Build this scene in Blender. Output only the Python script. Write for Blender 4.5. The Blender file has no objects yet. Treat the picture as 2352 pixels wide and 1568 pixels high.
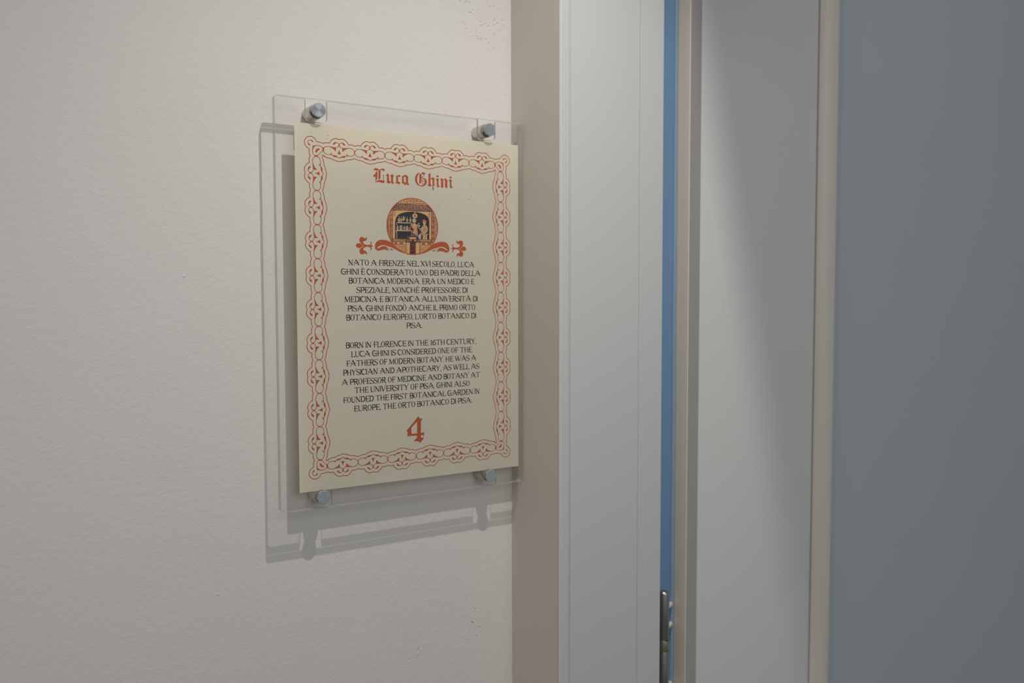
import bpy, bmesh, math, random
from mathutils import Vector, Matrix
from mathutils.geometry import tessellate_polygon

random.seed(7)
Z0 = 1.40                      # height of the lower edge of the printed notice above the floor
S = bpy.context.scene
COL = S.collection

# ------------------------------------------------------------------ camera
cam = bpy.data.cameras.new('camera')
cam.sensor_width = 36.0
cam.lens = 30.827
cam.clip_start = 0.01
cam.clip_end = 50
co = bpy.data.objects.new('camera', cam)
COL.objects.link(co)
r = Vector((0.8484, -0.5293, -0.0018)); u = Vector((0.0296, 0.0441, 0.9986)); f = Vector((0.5285, 0.8473, -0.053))
f.normalize(); r = (r - f * r.dot(f)).normalized(); u = r.cross(f)
M = Matrix.Identity(4)
for i in range(3):
    M[i][0] = r[i]; M[i][1] = u[i]; M[i][2] = -f[i]
M.translation = Vector((-0.2258, -0.7055, 0.1599 + Z0))
co.matrix_world = M
cam.dof.use_dof = True
cam.dof.focus_distance = 0.72
cam.dof.aperture_fstop = 5.0
S.camera = co

# ------------------------------------------------------------------ world, lights, exposure
W = bpy.data.worlds.new('world'); S.world = W; W.use_nodes = True
bg = W.node_tree.nodes['Background']
bg.inputs[0].default_value = (0.88, 0.95, 1.0, 1)
bg.inputs[1].default_value = 0.19

def light(name, kind, loc, energy, color, aim=None, **kw):
    l = bpy.data.lights.new(name, kind); l.energy = energy; l.color = color
    for k, v in kw.items(): setattr(l, k, v)
    o = bpy.data.objects.new(name, l); COL.objects.link(o); o.location = loc
    if aim is not None:
        o.rotation_euler = (Vector(aim) - Vector(loc)).to_track_quat('-Z', 'Y').to_euler()
    return o
LAMP = Vector((0.103, -0.392, Z0 + 0.785))
light('ceiling_spot', 'SPOT', LAMP, 17.0, (1.0, 0.93, 0.86), aim=(0.13, -0.30, 0.0), spot_size=math.radians(124), spot_blend=1.0, shadow_soft_size=0.006)
light('room_light', 'AREA', (0.0, -1.70, Z0 + 0.62), 6.5, (1.0, 0.965, 0.92), aim=(0.24, 0.0, Z0 + 0.10), shape='RECTANGLE', size=0.9, size_y=0.8)
light('warm_room_light', 'AREA', (-1.9, -0.55, Z0 + 0.35), 3.4, (1.0, 0.80, 0.58), aim=(0.2, -0.1, Z0), shape='RECTANGLE', size=0.8, size_y=0.8)
S.view_settings.view_transform = 'Standard'
S.view_settings.look = 'None'
S.view_settings.exposure = 0.0
S.view_settings.gamma = 1.0
S.view_settings.use_curve_mapping = False

# ------------------------------------------------------------------ materials
def newmat(name):
    m = bpy.data.materials.new(name); m.use_nodes = True
    nt = m.node_tree; b = nt.nodes['Principled BSDF']
    return m, nt, b
def simple(name, col, rough=0.6, metal=0.0, spec=0.3, noise=0.0, nscale=300, bump=0.0, bscale=900):
    m, nt, b = newmat(name)
    b.inputs['Base Color'].default_value = (*col, 1); b.inputs['Roughness'].default_value = rough
    b.inputs['Metallic'].default_value = metal; b.inputs['Specular IOR Level'].default_value = spec
    tc = nt.nodes.new('ShaderNodeTexCoord')
    if noise:
        n = nt.nodes.new('ShaderNodeTexNoise'); n.inputs['Scale'].default_value = nscale; n.inputs['Detail'].default_value = 4
        nt.links.new(tc.outputs['Object'], n.inputs['Vector'])
        mx = nt.nodes.new('ShaderNodeMix'); mx.data_type = 'RGBA'
        mx.inputs[6].default_value = (*[c * (1 - noise) for c in col], 1); mx.inputs[7].default_value = (*[min(1, c * (1 + noise)) for c in col], 1)
        nt.links.new(n.outputs['Fac'], mx.inputs[0]); nt.links.new(mx.outputs[2], b.inputs['Base Color'])
    if bump:
        n = nt.nodes.new('ShaderNodeTexNoise'); n.inputs['Scale'].default_value = bscale; n.inputs['Detail'].default_value = 3
        nt.links.new(tc.outputs['Object'], n.inputs['Vector'])
        bp = nt.nodes.new('ShaderNodeBump'); bp.inputs['Strength'].default_value = 1.0; bp.inputs['Distance'].default_value = bump
        nt.links.new(n.outputs['Fac'], bp.inputs['Height']); nt.links.new(bp.outputs[0], b.inputs['Normal'])
    return m

def wall_material():
    """matt wall paint over rolled plaster: fine stipple, faint trowel waves, a few pits and pimples"""
    m, nt, b = newmat('painted_plaster')
    N = nt.nodes.new; Lk = nt.links.new
    b.inputs['Roughness'].default_value = 0.85; b.inputs['Specular IOR Level'].default_value = 0.15
    tc = N('ShaderNodeTexCoord')
    def noise(scale, detail=2, rough=0.5):
        n = N('ShaderNodeTexNoise'); n.inputs['Scale'].default_value = scale; n.inputs['Detail'].default_value = detail
        n.inputs['Roughness'].default_value = rough
        Lk(tc.outputs['Object'], n.inputs['Vector']); return n.outputs['Fac']
    def math_(op, a, bb, clamp=False):
        n = N('ShaderNodeMath'); n.operation = op; n.use_clamp = clamp
        for i, v in enumerate((a, bb)):
            if isinstance(v, (int, float)): n.inputs[i].default_value = v
            else: Lk(v, n.inputs[i])
        return n.outputs[0]
    h = math_('MULTIPLY', noise(720, 3, 0.6), 0.00024)
    h = math_('ADD', h, math_('MULTIPLY', noise(200, 2), 0.00026))
    h = math_('ADD', h, math_('MULTIPLY', noise(14, 1), 0.0006))
    # pitted patches of filler: near the top of the corner, low beside it, round the upper left fixing
    def patch(x, z, rad, depth, scale, thr):
        vm = N('ShaderNodeVectorMath'); vm.operation = 'DISTANCE'; Lk(tc.outputs['Object'], vm.inputs[0]); vm.inputs[1].default_value = (x, 0, z)
        fall = math_('SUBTRACT', 1.0, math_('DIVIDE', vm.outputs['Value'], rad), True)
        v = N('ShaderNodeTexVoronoi'); v.inputs['Scale'].default_value = scale; Lk(tc.outputs['Object'], v.inputs['Vector'])
        pit = math_('SUBTRACT', thr, v.outputs['Distance'], True)
        sel = math_('GREATER_THAN', noise(scale * 0.45, 1), 0.54)
        return math_('MULTIPLY', math_('MULTIPLY', math_('MULTIPLY', pit, sel), math_('POWER', fall, 0.4)), -depth)
    for a in ((0.180, Z0 + 0.413, 0.027, 0.0022, 320, 0.42), (0.196, Z0 + 0.400, 0.020, 0.0018, 360, 0.42), (0.02, Z0 + 0.305, 0.014, 0.004, 260, 0.4),
              (0.171, Z0 - 0.147, 0.018, 0.0040, 280, 0.3), (0.106, Z0 - 0.163, 0.012, 0.003, 280, 0.3)):
        h = math_('ADD', h, patch(*a))
    # sparse pimples everywhere
    v = N('ShaderNodeTexVoronoi'); v.inputs['Scale'].default_value = 26; Lk(tc.outputs['Object'], v.inputs['Vector'])
    pim = math_('MULTIPLY', math_('SUBTRACT', 0.035, v.outputs['Distance'], True), 0.012)
    h = math_('ADD', h, pim)
    bp = N('ShaderNodeBump'); bp.inputs['Strength'].default_value = 1.0; bp.inputs['Distance'].default_value = 1.0
    Lk(h, bp.inputs['Height']); Lk(bp.outputs[0], b.inputs['Normal'])
    mx = N('ShaderNodeMix'); mx.data_type = 'RGBA'
    mx.inputs[6].default_value = (0.632, 0.624, 0.608, 1); mx.inputs[7].default_value = (0.657, 0.649, 0.636, 1)
    Lk(noise(9, 3), mx.inputs[0]); Lk(mx.outputs[2], b.inputs['Base Color'])
    return m

def acrylic_material(name, edge=False):
    """clear sheet: the faces let light straight through and mirror by Fresnel; the sawn edges scatter it"""
    m = bpy.data.materials.new(name); m.use_nodes = True; nt = m.node_tree
    for n in list(nt.nodes): nt.nodes.remove(n)
    out = nt.nodes.new('ShaderNodeOutputMaterial')
    tr = nt.nodes.new('ShaderNodeBsdfTransparent')
    gl = nt.nodes.new('ShaderNodeBsdfGlossy'); mix = nt.nodes.new('ShaderNodeMixShader')
    lw = nt.nodes.new('ShaderNodeLayerWeight'); lw.inputs['Blend'].default_value = 0.5      # 1 - cos, the same from both sides
    pw = nt.nodes.new('ShaderNodeMath'); pw.operation = 'POWER'; pw.inputs[1].default_value = 5.0
    fr = nt.nodes.new('ShaderNodeMath'); fr.operation = 'MULTIPLY_ADD'; fr.inputs[1].default_value = 0.9; fr.inputs[2].default_value = 0.014
    nt.links.new(lw.outputs['Facing'], pw.inputs[0]); nt.links.new(pw.outputs[0], fr.inputs[0])
    if not edge:
        tr.inputs['Color'].default_value = (1.0, 1.0, 1.0, 1)
        gl.inputs['Roughness'].default_value = 0.02
        gl.inputs['Color'].default_value = (0.5, 0.5, 0.5, 1)
        nt.links.new(fr.outputs[0], mix.inputs[0]); nt.links.new(tr.outputs[0], mix.inputs[1]); nt.links.new(gl.outputs[0], mix.inputs[2])
        nt.links.new(mix.outputs[0], out.inputs['Surface'])
    else:
        tr.inputs['Color'].default_value = (0.55, 0.56, 0.52, 1)
        gl.inputs['Roughness'].default_value = 0.12; gl.inputs['Color'].default_value = (0.9, 0.92, 0.9, 1)
        df = nt.nodes.new('ShaderNodeBsdfTranslucent'); df.inputs['Color'].default_value = (0.84, 0.84, 0.80, 1)
        d2 = nt.nodes.new('ShaderNodeBsdfDiffuse'); d2.inputs['Color'].default_value = (0.84, 0.84, 0.80, 1)
        ma = nt.nodes.new('ShaderNodeMixShader'); ma.inputs[0].default_value = 0.5
        mb = nt.nodes.new('ShaderNodeMixShader'); mb.inputs[0].default_value = 0.62
        nt.links.new(df.outputs[0], ma.inputs[1]); nt.links.new(d2.outputs[0], ma.inputs[2])
        nt.links.new(tr.outputs[0], mb.inputs[1]); nt.links.new(ma.outputs[0], mb.inputs[2])
        nt.links.new(fr.outputs[0], mix.inputs[0]); nt.links.new(mb.outputs[0], mix.inputs[1]); nt.links.new(gl.outputs[0], mix.inputs[2])
        nt.links.new(mix.outputs[0], out.inputs['Surface'])
    return m

def brushed_material():
    m, nt, b = newmat('turned_steel')
    b.inputs['Base Color'].default_value = (0.54, 0.585, 0.63, 1); b.inputs['Metallic'].default_value = 0.72
    b.inputs['Roughness'].default_value = 0.13; b.inputs['Anisotropic'].default_value = 0.98
    t = nt.nodes.new('ShaderNodeTangent'); t.direction_type = 'RADIAL'; t.axis = 'Z'
    nt.links.new(t.outputs[0], b.inputs['Tangent'])
    return m

def card_material():
    m, nt, b = newmat('cream_card')
    b.inputs['Base Color'].default_value = (0.70, 0.66, 0.50, 1); b.inputs['Roughness'].default_value = 0.8; b.inputs['Specular IOR Level'].default_value = 0.15
    tc = nt.nodes.new('ShaderNodeTexCoord'); n = nt.nodes.new('ShaderNodeTexNoise'); n.inputs['Scale'].default_value = 120; n.inputs['Detail'].default_value = 4
    nt.links.new(tc.outputs['Object'], n.inputs['Vector'])
    mx = nt.nodes.new('ShaderNodeMix'); mx.data_type = 'RGBA'
    mx.inputs[6].default_value = (0.87, 0.865, 0.775, 1); mx.inputs[7].default_value = (0.91, 0.905, 0.815, 1)
    nt.links.new(n.outputs['Fac'], mx.inputs[0]); nt.links.new(mx.outputs[2], b.inputs['Base Color'])
    tl = nt.nodes.new('ShaderNodeBsdfTranslucent'); tl.inputs['Color'].default_value = (0.98, 0.84, 0.56, 1)
    ms = nt.nodes.new('ShaderNodeMixShader'); ms.inputs[0].default_value = 0.5
    out = nt.nodes['Material Output']
    nt.links.new(b.outputs[0], ms.inputs[1]); nt.links.new(tl.outputs[0], ms.inputs[2]); nt.links.new(ms.outputs[0], out.inputs['Surface'])
    return m

MAT = {
    'wall': wall_material(),
    'casing': simple('white_lacquer', (0.54, 0.56, 0.565), 0.42, spec=0.35, bump=0.00001, bscale=700),
    'door': simple('door_lacquer', (0.655, 0.675, 0.67), 0.42, spec=0.35, noise=0.02, nscale=12, bump=0.00001, bscale=700),
    'moulding': simple('warm_lit_moulding_lacquer', (0.68, 0.65, 0.60), 0.42, spec=0.35),  # warm light on the left-facing half is put into this colour
    'moulding_in': simple('cool_shaded_moulding_lacquer', (0.50, 0.55, 0.61), 0.42, spec=0.35),  # cooler shade of the right-facing half is put into this colour
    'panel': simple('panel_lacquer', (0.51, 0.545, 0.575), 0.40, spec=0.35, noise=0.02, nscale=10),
    'blue': simple('blue_paint', (0.145, 0.26, 0.43), 0.55, spec=0.3, noise=0.04, nscale=20),
    'seal': simple('blue_rubber_seal', (0.22, 0.32, 0.43), 0.6, spec=0.3),
    'edge_warm': simple('warm_lit_door_edge', (0.70, 0.62, 0.53), 0.5, spec=0.3),  # warm light on the door's left-facing edge, painted as colour
    'bevel': simple('shaded_edge_bevel', (0.42, 0.415, 0.40), 0.5, spec=0.3),  # darker grey stands in for shade on the sloping edge
    'pier': simple('smooth_warm_lit_paint', (0.600, 0.565, 0.515), 0.8, spec=0.15, noise=0.015, nscale=8, bump=0.00006, bscale=260),  # warm tint paints in light from the left; the smooth finish is real
    'steel': simple('hinge_steel', (0.42, 0.40, 0.39), 0.34, metal=1.0),
    'pin': simple('zinc_pin', (0.80, 0.81, 0.81), 0.35, metal=0.35),
    'brass': simple('ring_metal', (0.50, 0.48, 0.36), 0.38, metal=1.0),
    'barrel': simple('barrel_steel', (0.66, 0.62, 0.56), 0.38, metal=1.0),
    'black': simple('dull_washer', (0.30, 0.29, 0.27), 0.5),
    'cap': brushed_material(),
    'clear': acrylic_material('clear_acrylic'),
    'edge': acrylic_material('acrylic_edge', True),
    'paper': card_material(),
    'floor': simple('floor_tile', (0.33, 0.29, 0.24), 0.5, noise=0.12, nscale=6),
}
INK = {'o': (0.41, 0.092, 0.040), 'b': (0.22, 0.085, 0.055), 'q': (0.30, 0.125, 0.075), 'p': (0.60, 0.35, 0.165), 'd': (0.038, 0.036, 0.042),
       'm': (0.10, 0.030, 0.025), 'c': (0.52, 0.41, 0.28), 'k': (0.66, 0.46, 0.31), 'r': (0.52, 0.13, 0.07), 't': (0.50, 0.28, 0.14), 'n': (0.47, 0.315, 0.165),
       'x': (0.022, 0.020, 0.018)}
INKN = {'o': 'russet', 'b': 'brick_brown', 'q': 'brick_red', 'p': 'ochre', 'd': 'charcoal', 'm': 'maroon', 'c': 'cream', 'k': 'pale_pink', 'r': 'vermilion', 't': 'sand', 'n': 'tan', 'x': 'black'}
for k, c in INK.items():
    MAT['ink_' + k] = simple('ink_' + INKN[k], c, 0.7, spec=0.15)

# ------------------------------------------------------------------ print artwork (mm on the card)
UNIT = [
('s','o',0.62,'0.0,4.85 0.0797,5.68 0.136,5.77 0.199,5.65 0.2201,6.73 0.2689,8.17 0.3208,9.21 0.3782,9.71 0.4411,9.63 0.5,9.06'),
('s','o',0.62,'0.0,-5.09 0.0745,-5.88 0.1601,-6.42 0.2323,-6.59 0.3524,-7.84 0.417,-8.17 0.5,-8.76'),
('s','o',0.5,'0.0043,-0.12 0.0265,1.42 0.0706,2.46 0.148,2.88 0.2284,2.8 0.3081,2.48 0.3886,2.4'),
('p','o',0,'0.207,3.01 0.2199,2.39 0.2768,1.77 0.34,0.74 0.3807,-0.51 0.3971,0.12 0.393,2.4 0.3232,2.6'),
('s','o',0.5,'0.3886,2.4 0.4334,2.7 0.4642,3.24 0.4851,3.95 0.502,4.77'),
('s','o',0.5,'0.5015,4.61 0.4807,5.6 0.4436,6.5 0.4004,6.75 0.3602,6.49 0.3291,5.83 0.3181,5.0'),
('p','o',0,'0.407,6.5 0.356,6.54 0.3145,5.83 0.306,4.88 0.3256,4.55 0.3558,4.88 0.3782,5.59 0.4031,6.13'),
('s','o',0.5,'0.0043,-0.12 0.0169,-1.79 0.0576,-2.95 0.1295,-3.53 0.2177,-3.57 0.2765,-3.6 0.3041,-4.27'),
('p','o',0,'0.1806,-3.65 0.2644,-3.73 0.2581,-2.81 0.2684,-2.31 0.2543,-2.06 0.2272,-2.81 0.2037,-3.32'),
('p','o',0,'0.2619,-3.56 0.2962,-4.48 0.3386,-5.15 0.4045,-5.31 0.4527,-4.97 0.4221,-4.26 0.3644,-3.81'),
('s','o',0.6,'0.4352,-4.89 0.4707,-5.39 0.4912,-6.02'),
('q','o',0,'0.5063,0.84 0.4916,0.83 0.4886,-0.29 0.4618,-1.54 0.446,-2.5 0.4776,-2.79 0.4967,-2.79'),
('p','o',0,'-0.0004,1.25 -0.0089,-1.58 0.0126,-1.25 0.0101,-0.12 0.0194,1.0'),
('p','o',0,'0.5121,5.85 0.4858,5.31 0.4801,4.28 0.506,3.53'),
]
CORNER = [
('s','o',0.62,'6.12,4.98 4.24,5.37 2.16,5.78 0.58,6.04 -0.11,7.29 -1.95,9.02 -4.01,9.67 -5.87,9.41 -7.73,8.37 -8.99,6.68 -9.43,4.86 -8.84,2.54 -7.43,0.69 -5.6,-0.46 -5.62,-2.12 -5.45,-4.09 -4.85,-5.82'),
('s','o',0.5,'-3.31,6.4 -4.26,6.71 -5.5,6.52 -6.33,5.73 -6.55,4.72 -5.95,3.59'),
('p','o',0,'-4.05,6.81 -3.02,6.71 -2.2,5.91 -2.13,5.12 -2.83,5.06 -3.44,5.8 -3.97,6.34'),
('p','o',0,'-6.55,4.72 -5.94,4.18 -4.92,3.4 -4.61,2.52 -5.35,2.26 -6.25,3.17 -6.69,4.12'),
('p','o',0,'-2.66,2.49 0.04,2.97 1.29,2.92 0.03,2.33 -1.23,1.63 -2.07,0.36 -2.43,-1.46 -2.93,-1.5 -2.89,0.89'),
('s','o',0.5,'0.04,2.81 2.12,2.91 3.99,2.48 5.44,1.41 5.76,-0.04 4.98,-1.63 3.29,-3.16 1.59,-5.1 0.13,-5.62 -1.53,-4.96 -2.55,-3.65 -2.85,-1.49'),
('p','o',0,'-0.36,-1.88 -0.01,-0.65 0.83,0.09 2.09,0.52 3.13,0.41 3.24,-0.18 2.28,-0.86 1.43,-1.53 1,-2.56 0.16,-3.03 -0.37,-2.67'),
('p','o',0,'5.57,1.62 6.71,1.72 6.77,0.12 6.66,-1.28 5.61,-1.37 5.84,0.04'),
('p','o',0,'-1.41,-5.26 0.14,-4.82 1.59,-5.1 1.5,-5.58 0.12,-5.82 -1.41,-5.74'),
('s','o',0.62,'5.1,-5.21 5.02,-4.82 5.99,-4.5 7.03,-5.05 7.87,-5.47'),
]
PRINTS = {
'heading_print': [
('p','o',0,0,'67.12,263.65 67.49,265.05 68.37,265.75 69.41,265.91 70.46,265.59 71.51,265.26 72.38,265.24 71.67,264.39 70.97,263.88 69.74,263.84 68.52,264.16 67.65,264.09'),
('p','o',0,0,'70.61,263.5 70.55,257.53 70.01,256.37 69.13,255.66 68.34,255.45 68.7,256.28 68.72,258.54 67.94,258.8 67.41,258.2 66.9,258.73 66.82,259.69 67.44,260.54 68.66,260.79 68.76,261.92 69.21,262.76'),
('p','o',0,0,'71.49,263.81 72.73,264.95 74.32,265.79 75.55,266 76.61,265.72 77.39,264.97 76.59,264.1 75.97,263.32 75.62,263.7 75.71,264.2 74.84,264.7 74.05,264.8 73.43,264.35 73.27,257.88 72.65,257.03 71.76,256.57 70.97,256.35 71.42,257.11'),
('p','o',0,0,'67.88,253.57 68.95,254.84 70.53,255.76 72.29,256.28 74.04,256.31 75.8,256.11 75.84,259.67 75.41,260.29 76.12,260.83 76.82,260.39 76.37,259.71 76.33,255.98 77.48,255.73 75.95,253.61 74.37,254.07 72.62,254.44 70.87,254.49 69.11,254.13'),
('p','o',0,0,'78.23,260.49 79.93,262.23 81.08,261.17 81.11,256.14 82.35,255.41 82.89,255.93 82.93,259.84 82.05,260.43 83.84,262.02 84.82,261.27 85.71,261.09 84.89,259.81 84.76,255.57 85.38,255.04 86.01,255 84.47,253.59 83.41,254.17 82.88,255.04 81,253.61 79.85,254.43 78.44,254.66 79.16,255.68 79.2,259.74'),
('p','o',0,0,'87.41,260.8 89.02,261.08 90.29,261.99 91.19,261.23 92.18,261.14 91.17,260 90.09,260.09 89.56,260.46 89.37,259.96 89.43,256.2 90.77,255.64 91.85,255.71 90.3,253.56 89.14,254.38 86.81,254.48 87.63,255.59 87.67,260.17'),
('h','o',0,'94.88,260.67 96.6,260.29 96.56,255.36 94.84,256.23','92.99,260.86 94.44,261.46 95.8,262.29 98.7,261.34 98.74,255.5 99.19,254.96 100.01,254.76 98.54,253.27 97.1,254.57 95.9,253.18 94.55,254.41 92.84,255.12 93.03,255.95 93.07,260.38'),
('p','o',0,0,'110.36,265.44 109.06,265.09 107.39,264.15 106.09,262.57 105.34,260.86 105.23,258.21 105.86,256.27 107.13,254.69 108.79,253.8 110.63,253.42 112.3,253.45 114.36,254.08 115.86,255.42 116.52,257.13 116.44,258.63 115.52,259.9 114.03,260.71 112.92,260.88 111.89,260.32 112.73,260.12 113.84,259.28 114.39,258.16 114.37,256.49 113.62,255.44 112.5,254.54 111.01,254.11 109.53,254.52 108.25,255.59 107.52,257.37 107.26,259.34 107.56,261.35 108.31,263.22 109.24,264.44'),
('h','o',0.01,'111.56,264.28 112.76,263.61 113.69,263.6 111.81,261.31 111.44,261.45','108.95,262.93 110.54,264.2 111.93,264.97 112.96,265.79 113.88,265.19 115.56,265.23 111.9,260.48 111.33,259.78 111.31,256.96 110.47,255.9 109.35,255.42 109.32,262.63'),
('l','o',0.01,0.5,'112.21,259.84 112.16,254.35'),
('l','o',0.01,0.4,'112.53,258.03 114.11,257.94'),
('l','o',0.01,0.4,'112.51,256.29 113.91,256.09'),
('p','o',0,0,'117.8,264.55 118.92,264.72 120.43,265.74 120.14,264.38 120.11,260.37 122.28,262.19 123.22,261.25 124.44,261.34 123.78,260.46 123.74,255.26 124.2,254.28 122.79,254.61 122.03,254.23 122.78,253.52 123.43,252.39 123.24,251.37 122.39,250.73 121.63,251.11 122.2,251.48 121.93,252.8 121.56,254.12 121.95,254.98 121.98,259.66 121.14,260.03 120.1,259.96 120.07,255.86 121.19,254.93 119.59,253.49 118.47,254.25 116.88,254.24 118.1,255.57 118.07,264.07'),
('p','o',0,0,'125.4,263.08 126.83,264.1 128.53,263.3 127.76,262.4 126.25,262.3'),
('p','o',0,0,'125,259.95 126.81,261.58 127.75,260.89 128.7,260.79 127.74,259.72 127.81,255.52 129.04,254.76 127.51,253.4 126.19,254.24 126.13,259.44'),
('p','o',0,0,'129.55,260.76 130.99,261.87 132.51,260.71 134.52,261.94 136.53,260.56 136.4,254.97 136.87,254.41 135.62,253.15 134.09,254.49 134.22,260.15 133.46,260.52 132.5,260.04 132.47,254.81 132.94,254.5 131.31,253.13 129.8,254.55 130.18,254.83 130.31,259.72'),
('p','o',0,0,'138.08,262.95 139.53,263.98 141.17,263.16 140.39,262.34 138.85,262.24'),
('p','o',0,0,'137.68,260.13 139.52,261.61 140.28,260.89 141.44,260.8 140.57,259.73 140.64,255.49 141.89,254.81 140.33,253.36 138.99,254.2 138.83,259.44'),
],
'numeral_print': [
('h','o',0,'105.46,49.97 99.99,45.16 100.05,39.63 105.37,39.75','106.67,54.64 107.94,52.89 109.22,52.21 110.94,52.18 110.07,50.78 109.2,49.87 109.12,39.63 110.19,39.73 112.14,40.84 112.11,36.63 110.82,37.53 109.1,37.77 109.09,36.41 110.16,35.24 111.24,35.92 112.1,35.07 108.41,31.19 106.7,32.42 104.35,33.02 102.01,32.75 103.51,34.56 105.34,35.95 105.36,37.8 95.8,37.86 96.34,39.46 96.36,41.01 95.43,43.02 100.65,48.21'),
],
'medallion_print': [
('p','b',0,0,'127.1,218.75 126.98,221.14 126.63,223.51 126.05,225.83 125.24,228.09 124.22,230.25 122.99,232.31 121.56,234.23 119.95,236 118.18,237.61 116.26,239.04 114.2,240.27 112.04,241.29 109.78,242.1 107.46,242.68 105.09,243.03 102.7,243.15 100.31,243.03 97.94,242.68 95.62,242.1 93.36,241.29 91.2,240.27 89.14,239.04 87.22,237.61 85.45,236 83.84,234.23 82.41,232.31 81.18,230.25 80.16,228.09 79.35,225.83 78.77,223.51 78.42,221.14 78.3,218.75 78.42,216.36 78.77,213.99 79.35,211.67 80.16,209.41 81.18,207.25 82.41,205.19 83.84,203.27 85.45,201.5 87.22,199.89 89.14,198.46 91.2,197.23 93.36,196.21 95.62,195.4 97.94,194.82 100.31,194.47 102.7,194.35 105.09,194.47 107.46,194.82 109.78,195.4 112.04,196.21 114.2,197.23 116.26,198.46 118.18,199.89 119.95,201.5 121.56,203.27 122.99,205.19 124.22,207.25 125.24,209.41 126.05,211.67 126.63,213.99 126.98,216.36'),
('p','p',0.02,0,'88.87,237.47 89.96,238.55 91.05,239.42 92.74,240.48 94.77,241.3 96.58,241.85 98.74,242.32 100.92,242.58 102.73,242.65 103.89,242.62 106.26,242.38 109.03,241.8 111.63,240.92 113.87,239.83 115.73,238.76 116.28,237.71 106.07,237.59 99.02,237.79'),
('l','m',0.04,0.36,'95.96,241.26 107.76,241.41'),
('l','m',0.04,0.36,'93.59,239.86 112.01,240.23'),
('l','m',0.04,0.36,'91.95,238.24 114.98,238.72'),
('l','m',0.04,0.36,'94.5,240.93 94.59,239.95'),
('l','m',0.04,0.36,'100.7,241.44 100.69,240.11'),
('l','m',0.04,0.36,'103.53,242.26 103.52,241.34'),
('l','m',0.04,0.36,'106.51,241.43 106.5,240.26'),
('l','m',0.04,0.36,'97.59,239.94 97.57,238.54'),
('l','m',0.04,0.36,'103.69,239.95 103.68,238.54'),
('l','m',0.04,0.36,'109.69,239.94 109.68,238.69'),
('l','m',0.04,0.36,'91.78,239.63 91.76,237.57'),
('l','m',0.04,0.36,'100.67,238.38 100.67,237.72'),
('l','m',0.04,0.36,'106.48,238.52 106.47,237.69'),
('l','m',0.04,0.36,'112.56,238.59 112.55,237.76'),
('l','m',0.04,0.36,'89.96,238.55 89.95,237.56'),
('p','m',0.05,0,'88.87,237.54 99.03,237.84 106.07,237.65 116.28,237.79 118.89,235.58 121.5,232.52 121.12,232.04 117.36,232.07 107.13,231.74 103.37,231.81 93.52,231.86 84.15,231.56 83.35,231.9'),
('p','k',0.06,0,'88.4,236.64 88.76,236.53 89.12,236.68 89.02,237.2 88.51,237.17'),
('p','k',0.06,0,'89.81,236.71 90.08,236.62 90.36,236.74 90.28,237.14 89.89,237.12'),
('p','p',0.06,0,'91.09,236.71 91.4,236.61 91.72,236.74 91.63,237.19 91.19,237.17'),
('p','p',0.06,0,'92.35,236.69 92.73,236.57 93.1,236.73 93,237.27 92.47,237.24'),
('p','c',0.06,0,'93.72,236.73 94.05,236.63 94.39,236.77 94.29,237.25 93.82,237.23'),
('p','p',0.06,0,'95.06,236.76 95.38,236.66 95.71,236.79 95.62,237.26 95.16,237.24'),
('p','c',0.06,0,'96.43,236.8 96.71,236.71 97,236.83 96.92,237.24 96.52,237.22'),
('p','p',0.06,0,'97.71,236.79 98.05,236.68 98.39,236.82 98.29,237.31 97.81,237.29'),
('p','c',0.06,0,'99,236.78 99.38,236.66 99.77,236.82 99.66,237.37 99.12,237.34'),
('p','c',0.06,0,'100.42,236.85 100.72,236.75 101.03,236.88 100.94,237.32 100.51,237.3'),
('p','p',0.06,0,'101.69,236.83 102.06,236.71 102.44,236.87 102.33,237.4 101.81,237.37'),
('p','c',0.06,0,'103.08,236.87 103.41,236.77 103.74,236.91 103.64,237.38 103.18,237.35'),
('p','p',0.06,0,'104.44,236.9 104.76,236.8 105.07,236.93 104.98,237.38 104.54,237.36'),
('p','c',0.06,0,'105.76,236.9 106.11,236.8 106.45,236.94 106.35,237.43 105.87,237.4'),
('p','k',0.06,0,'107.07,236.9 107.46,236.78 107.84,236.94 107.73,237.49 107.19,237.46'),
('p','p',0.06,0,'108.49,236.95 108.81,236.85 109.14,236.99 109.05,237.45 108.59,237.43'),
('p','c',0.06,0,'109.88,237 110.17,236.91 110.45,237.03 110.37,237.43 109.97,237.41'),
('p','k',0.06,0,'111.24,237.02 111.53,236.93 111.82,237.05 111.73,237.46 111.33,237.44'),
('p','c',0.06,0,'112.53,236.99 112.89,236.88 113.25,237.03 113.15,237.54 112.64,237.51'),
('p','p',0.06,0,'113.91,237.02 114.25,236.91 114.6,237.06 114.5,237.55 114.02,237.52'),
('p','p',0.06,0,'115.32,237.06 115.62,236.97 115.93,237.1 115.84,237.53 115.41,237.51'),
('p','c',0.06,0,'88.36,235.91 88.64,235.82 88.93,235.94 88.85,236.35 88.45,236.33'),
('p','k',0.06,0,'89.67,235.92 89.97,235.83 90.26,235.95 90.18,236.38 89.76,236.36'),
('p','k',0.06,0,'90.94,235.91 91.29,235.8 91.64,235.94 91.54,236.45 91.05,236.43'),
('p','c',0.06,0,'92.28,235.94 92.62,235.83 92.96,235.97 92.86,236.46 92.38,236.44'),
('p','c',0.06,0,'93.67,235.99 93.95,235.9 94.23,236.02 94.15,236.43 93.75,236.41'),
('p','k',0.06,0,'94.91,235.96 95.28,235.85 95.65,236 95.54,236.53 95.03,236.5'),
('p','c',0.06,0,'96.29,236.01 96.61,235.91 96.93,236.04 96.84,236.5 96.39,236.48'),
('p','p',0.06,0,'97.6,236.02 97.95,235.91 98.3,236.05 98.2,236.55 97.71,236.53'),
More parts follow.
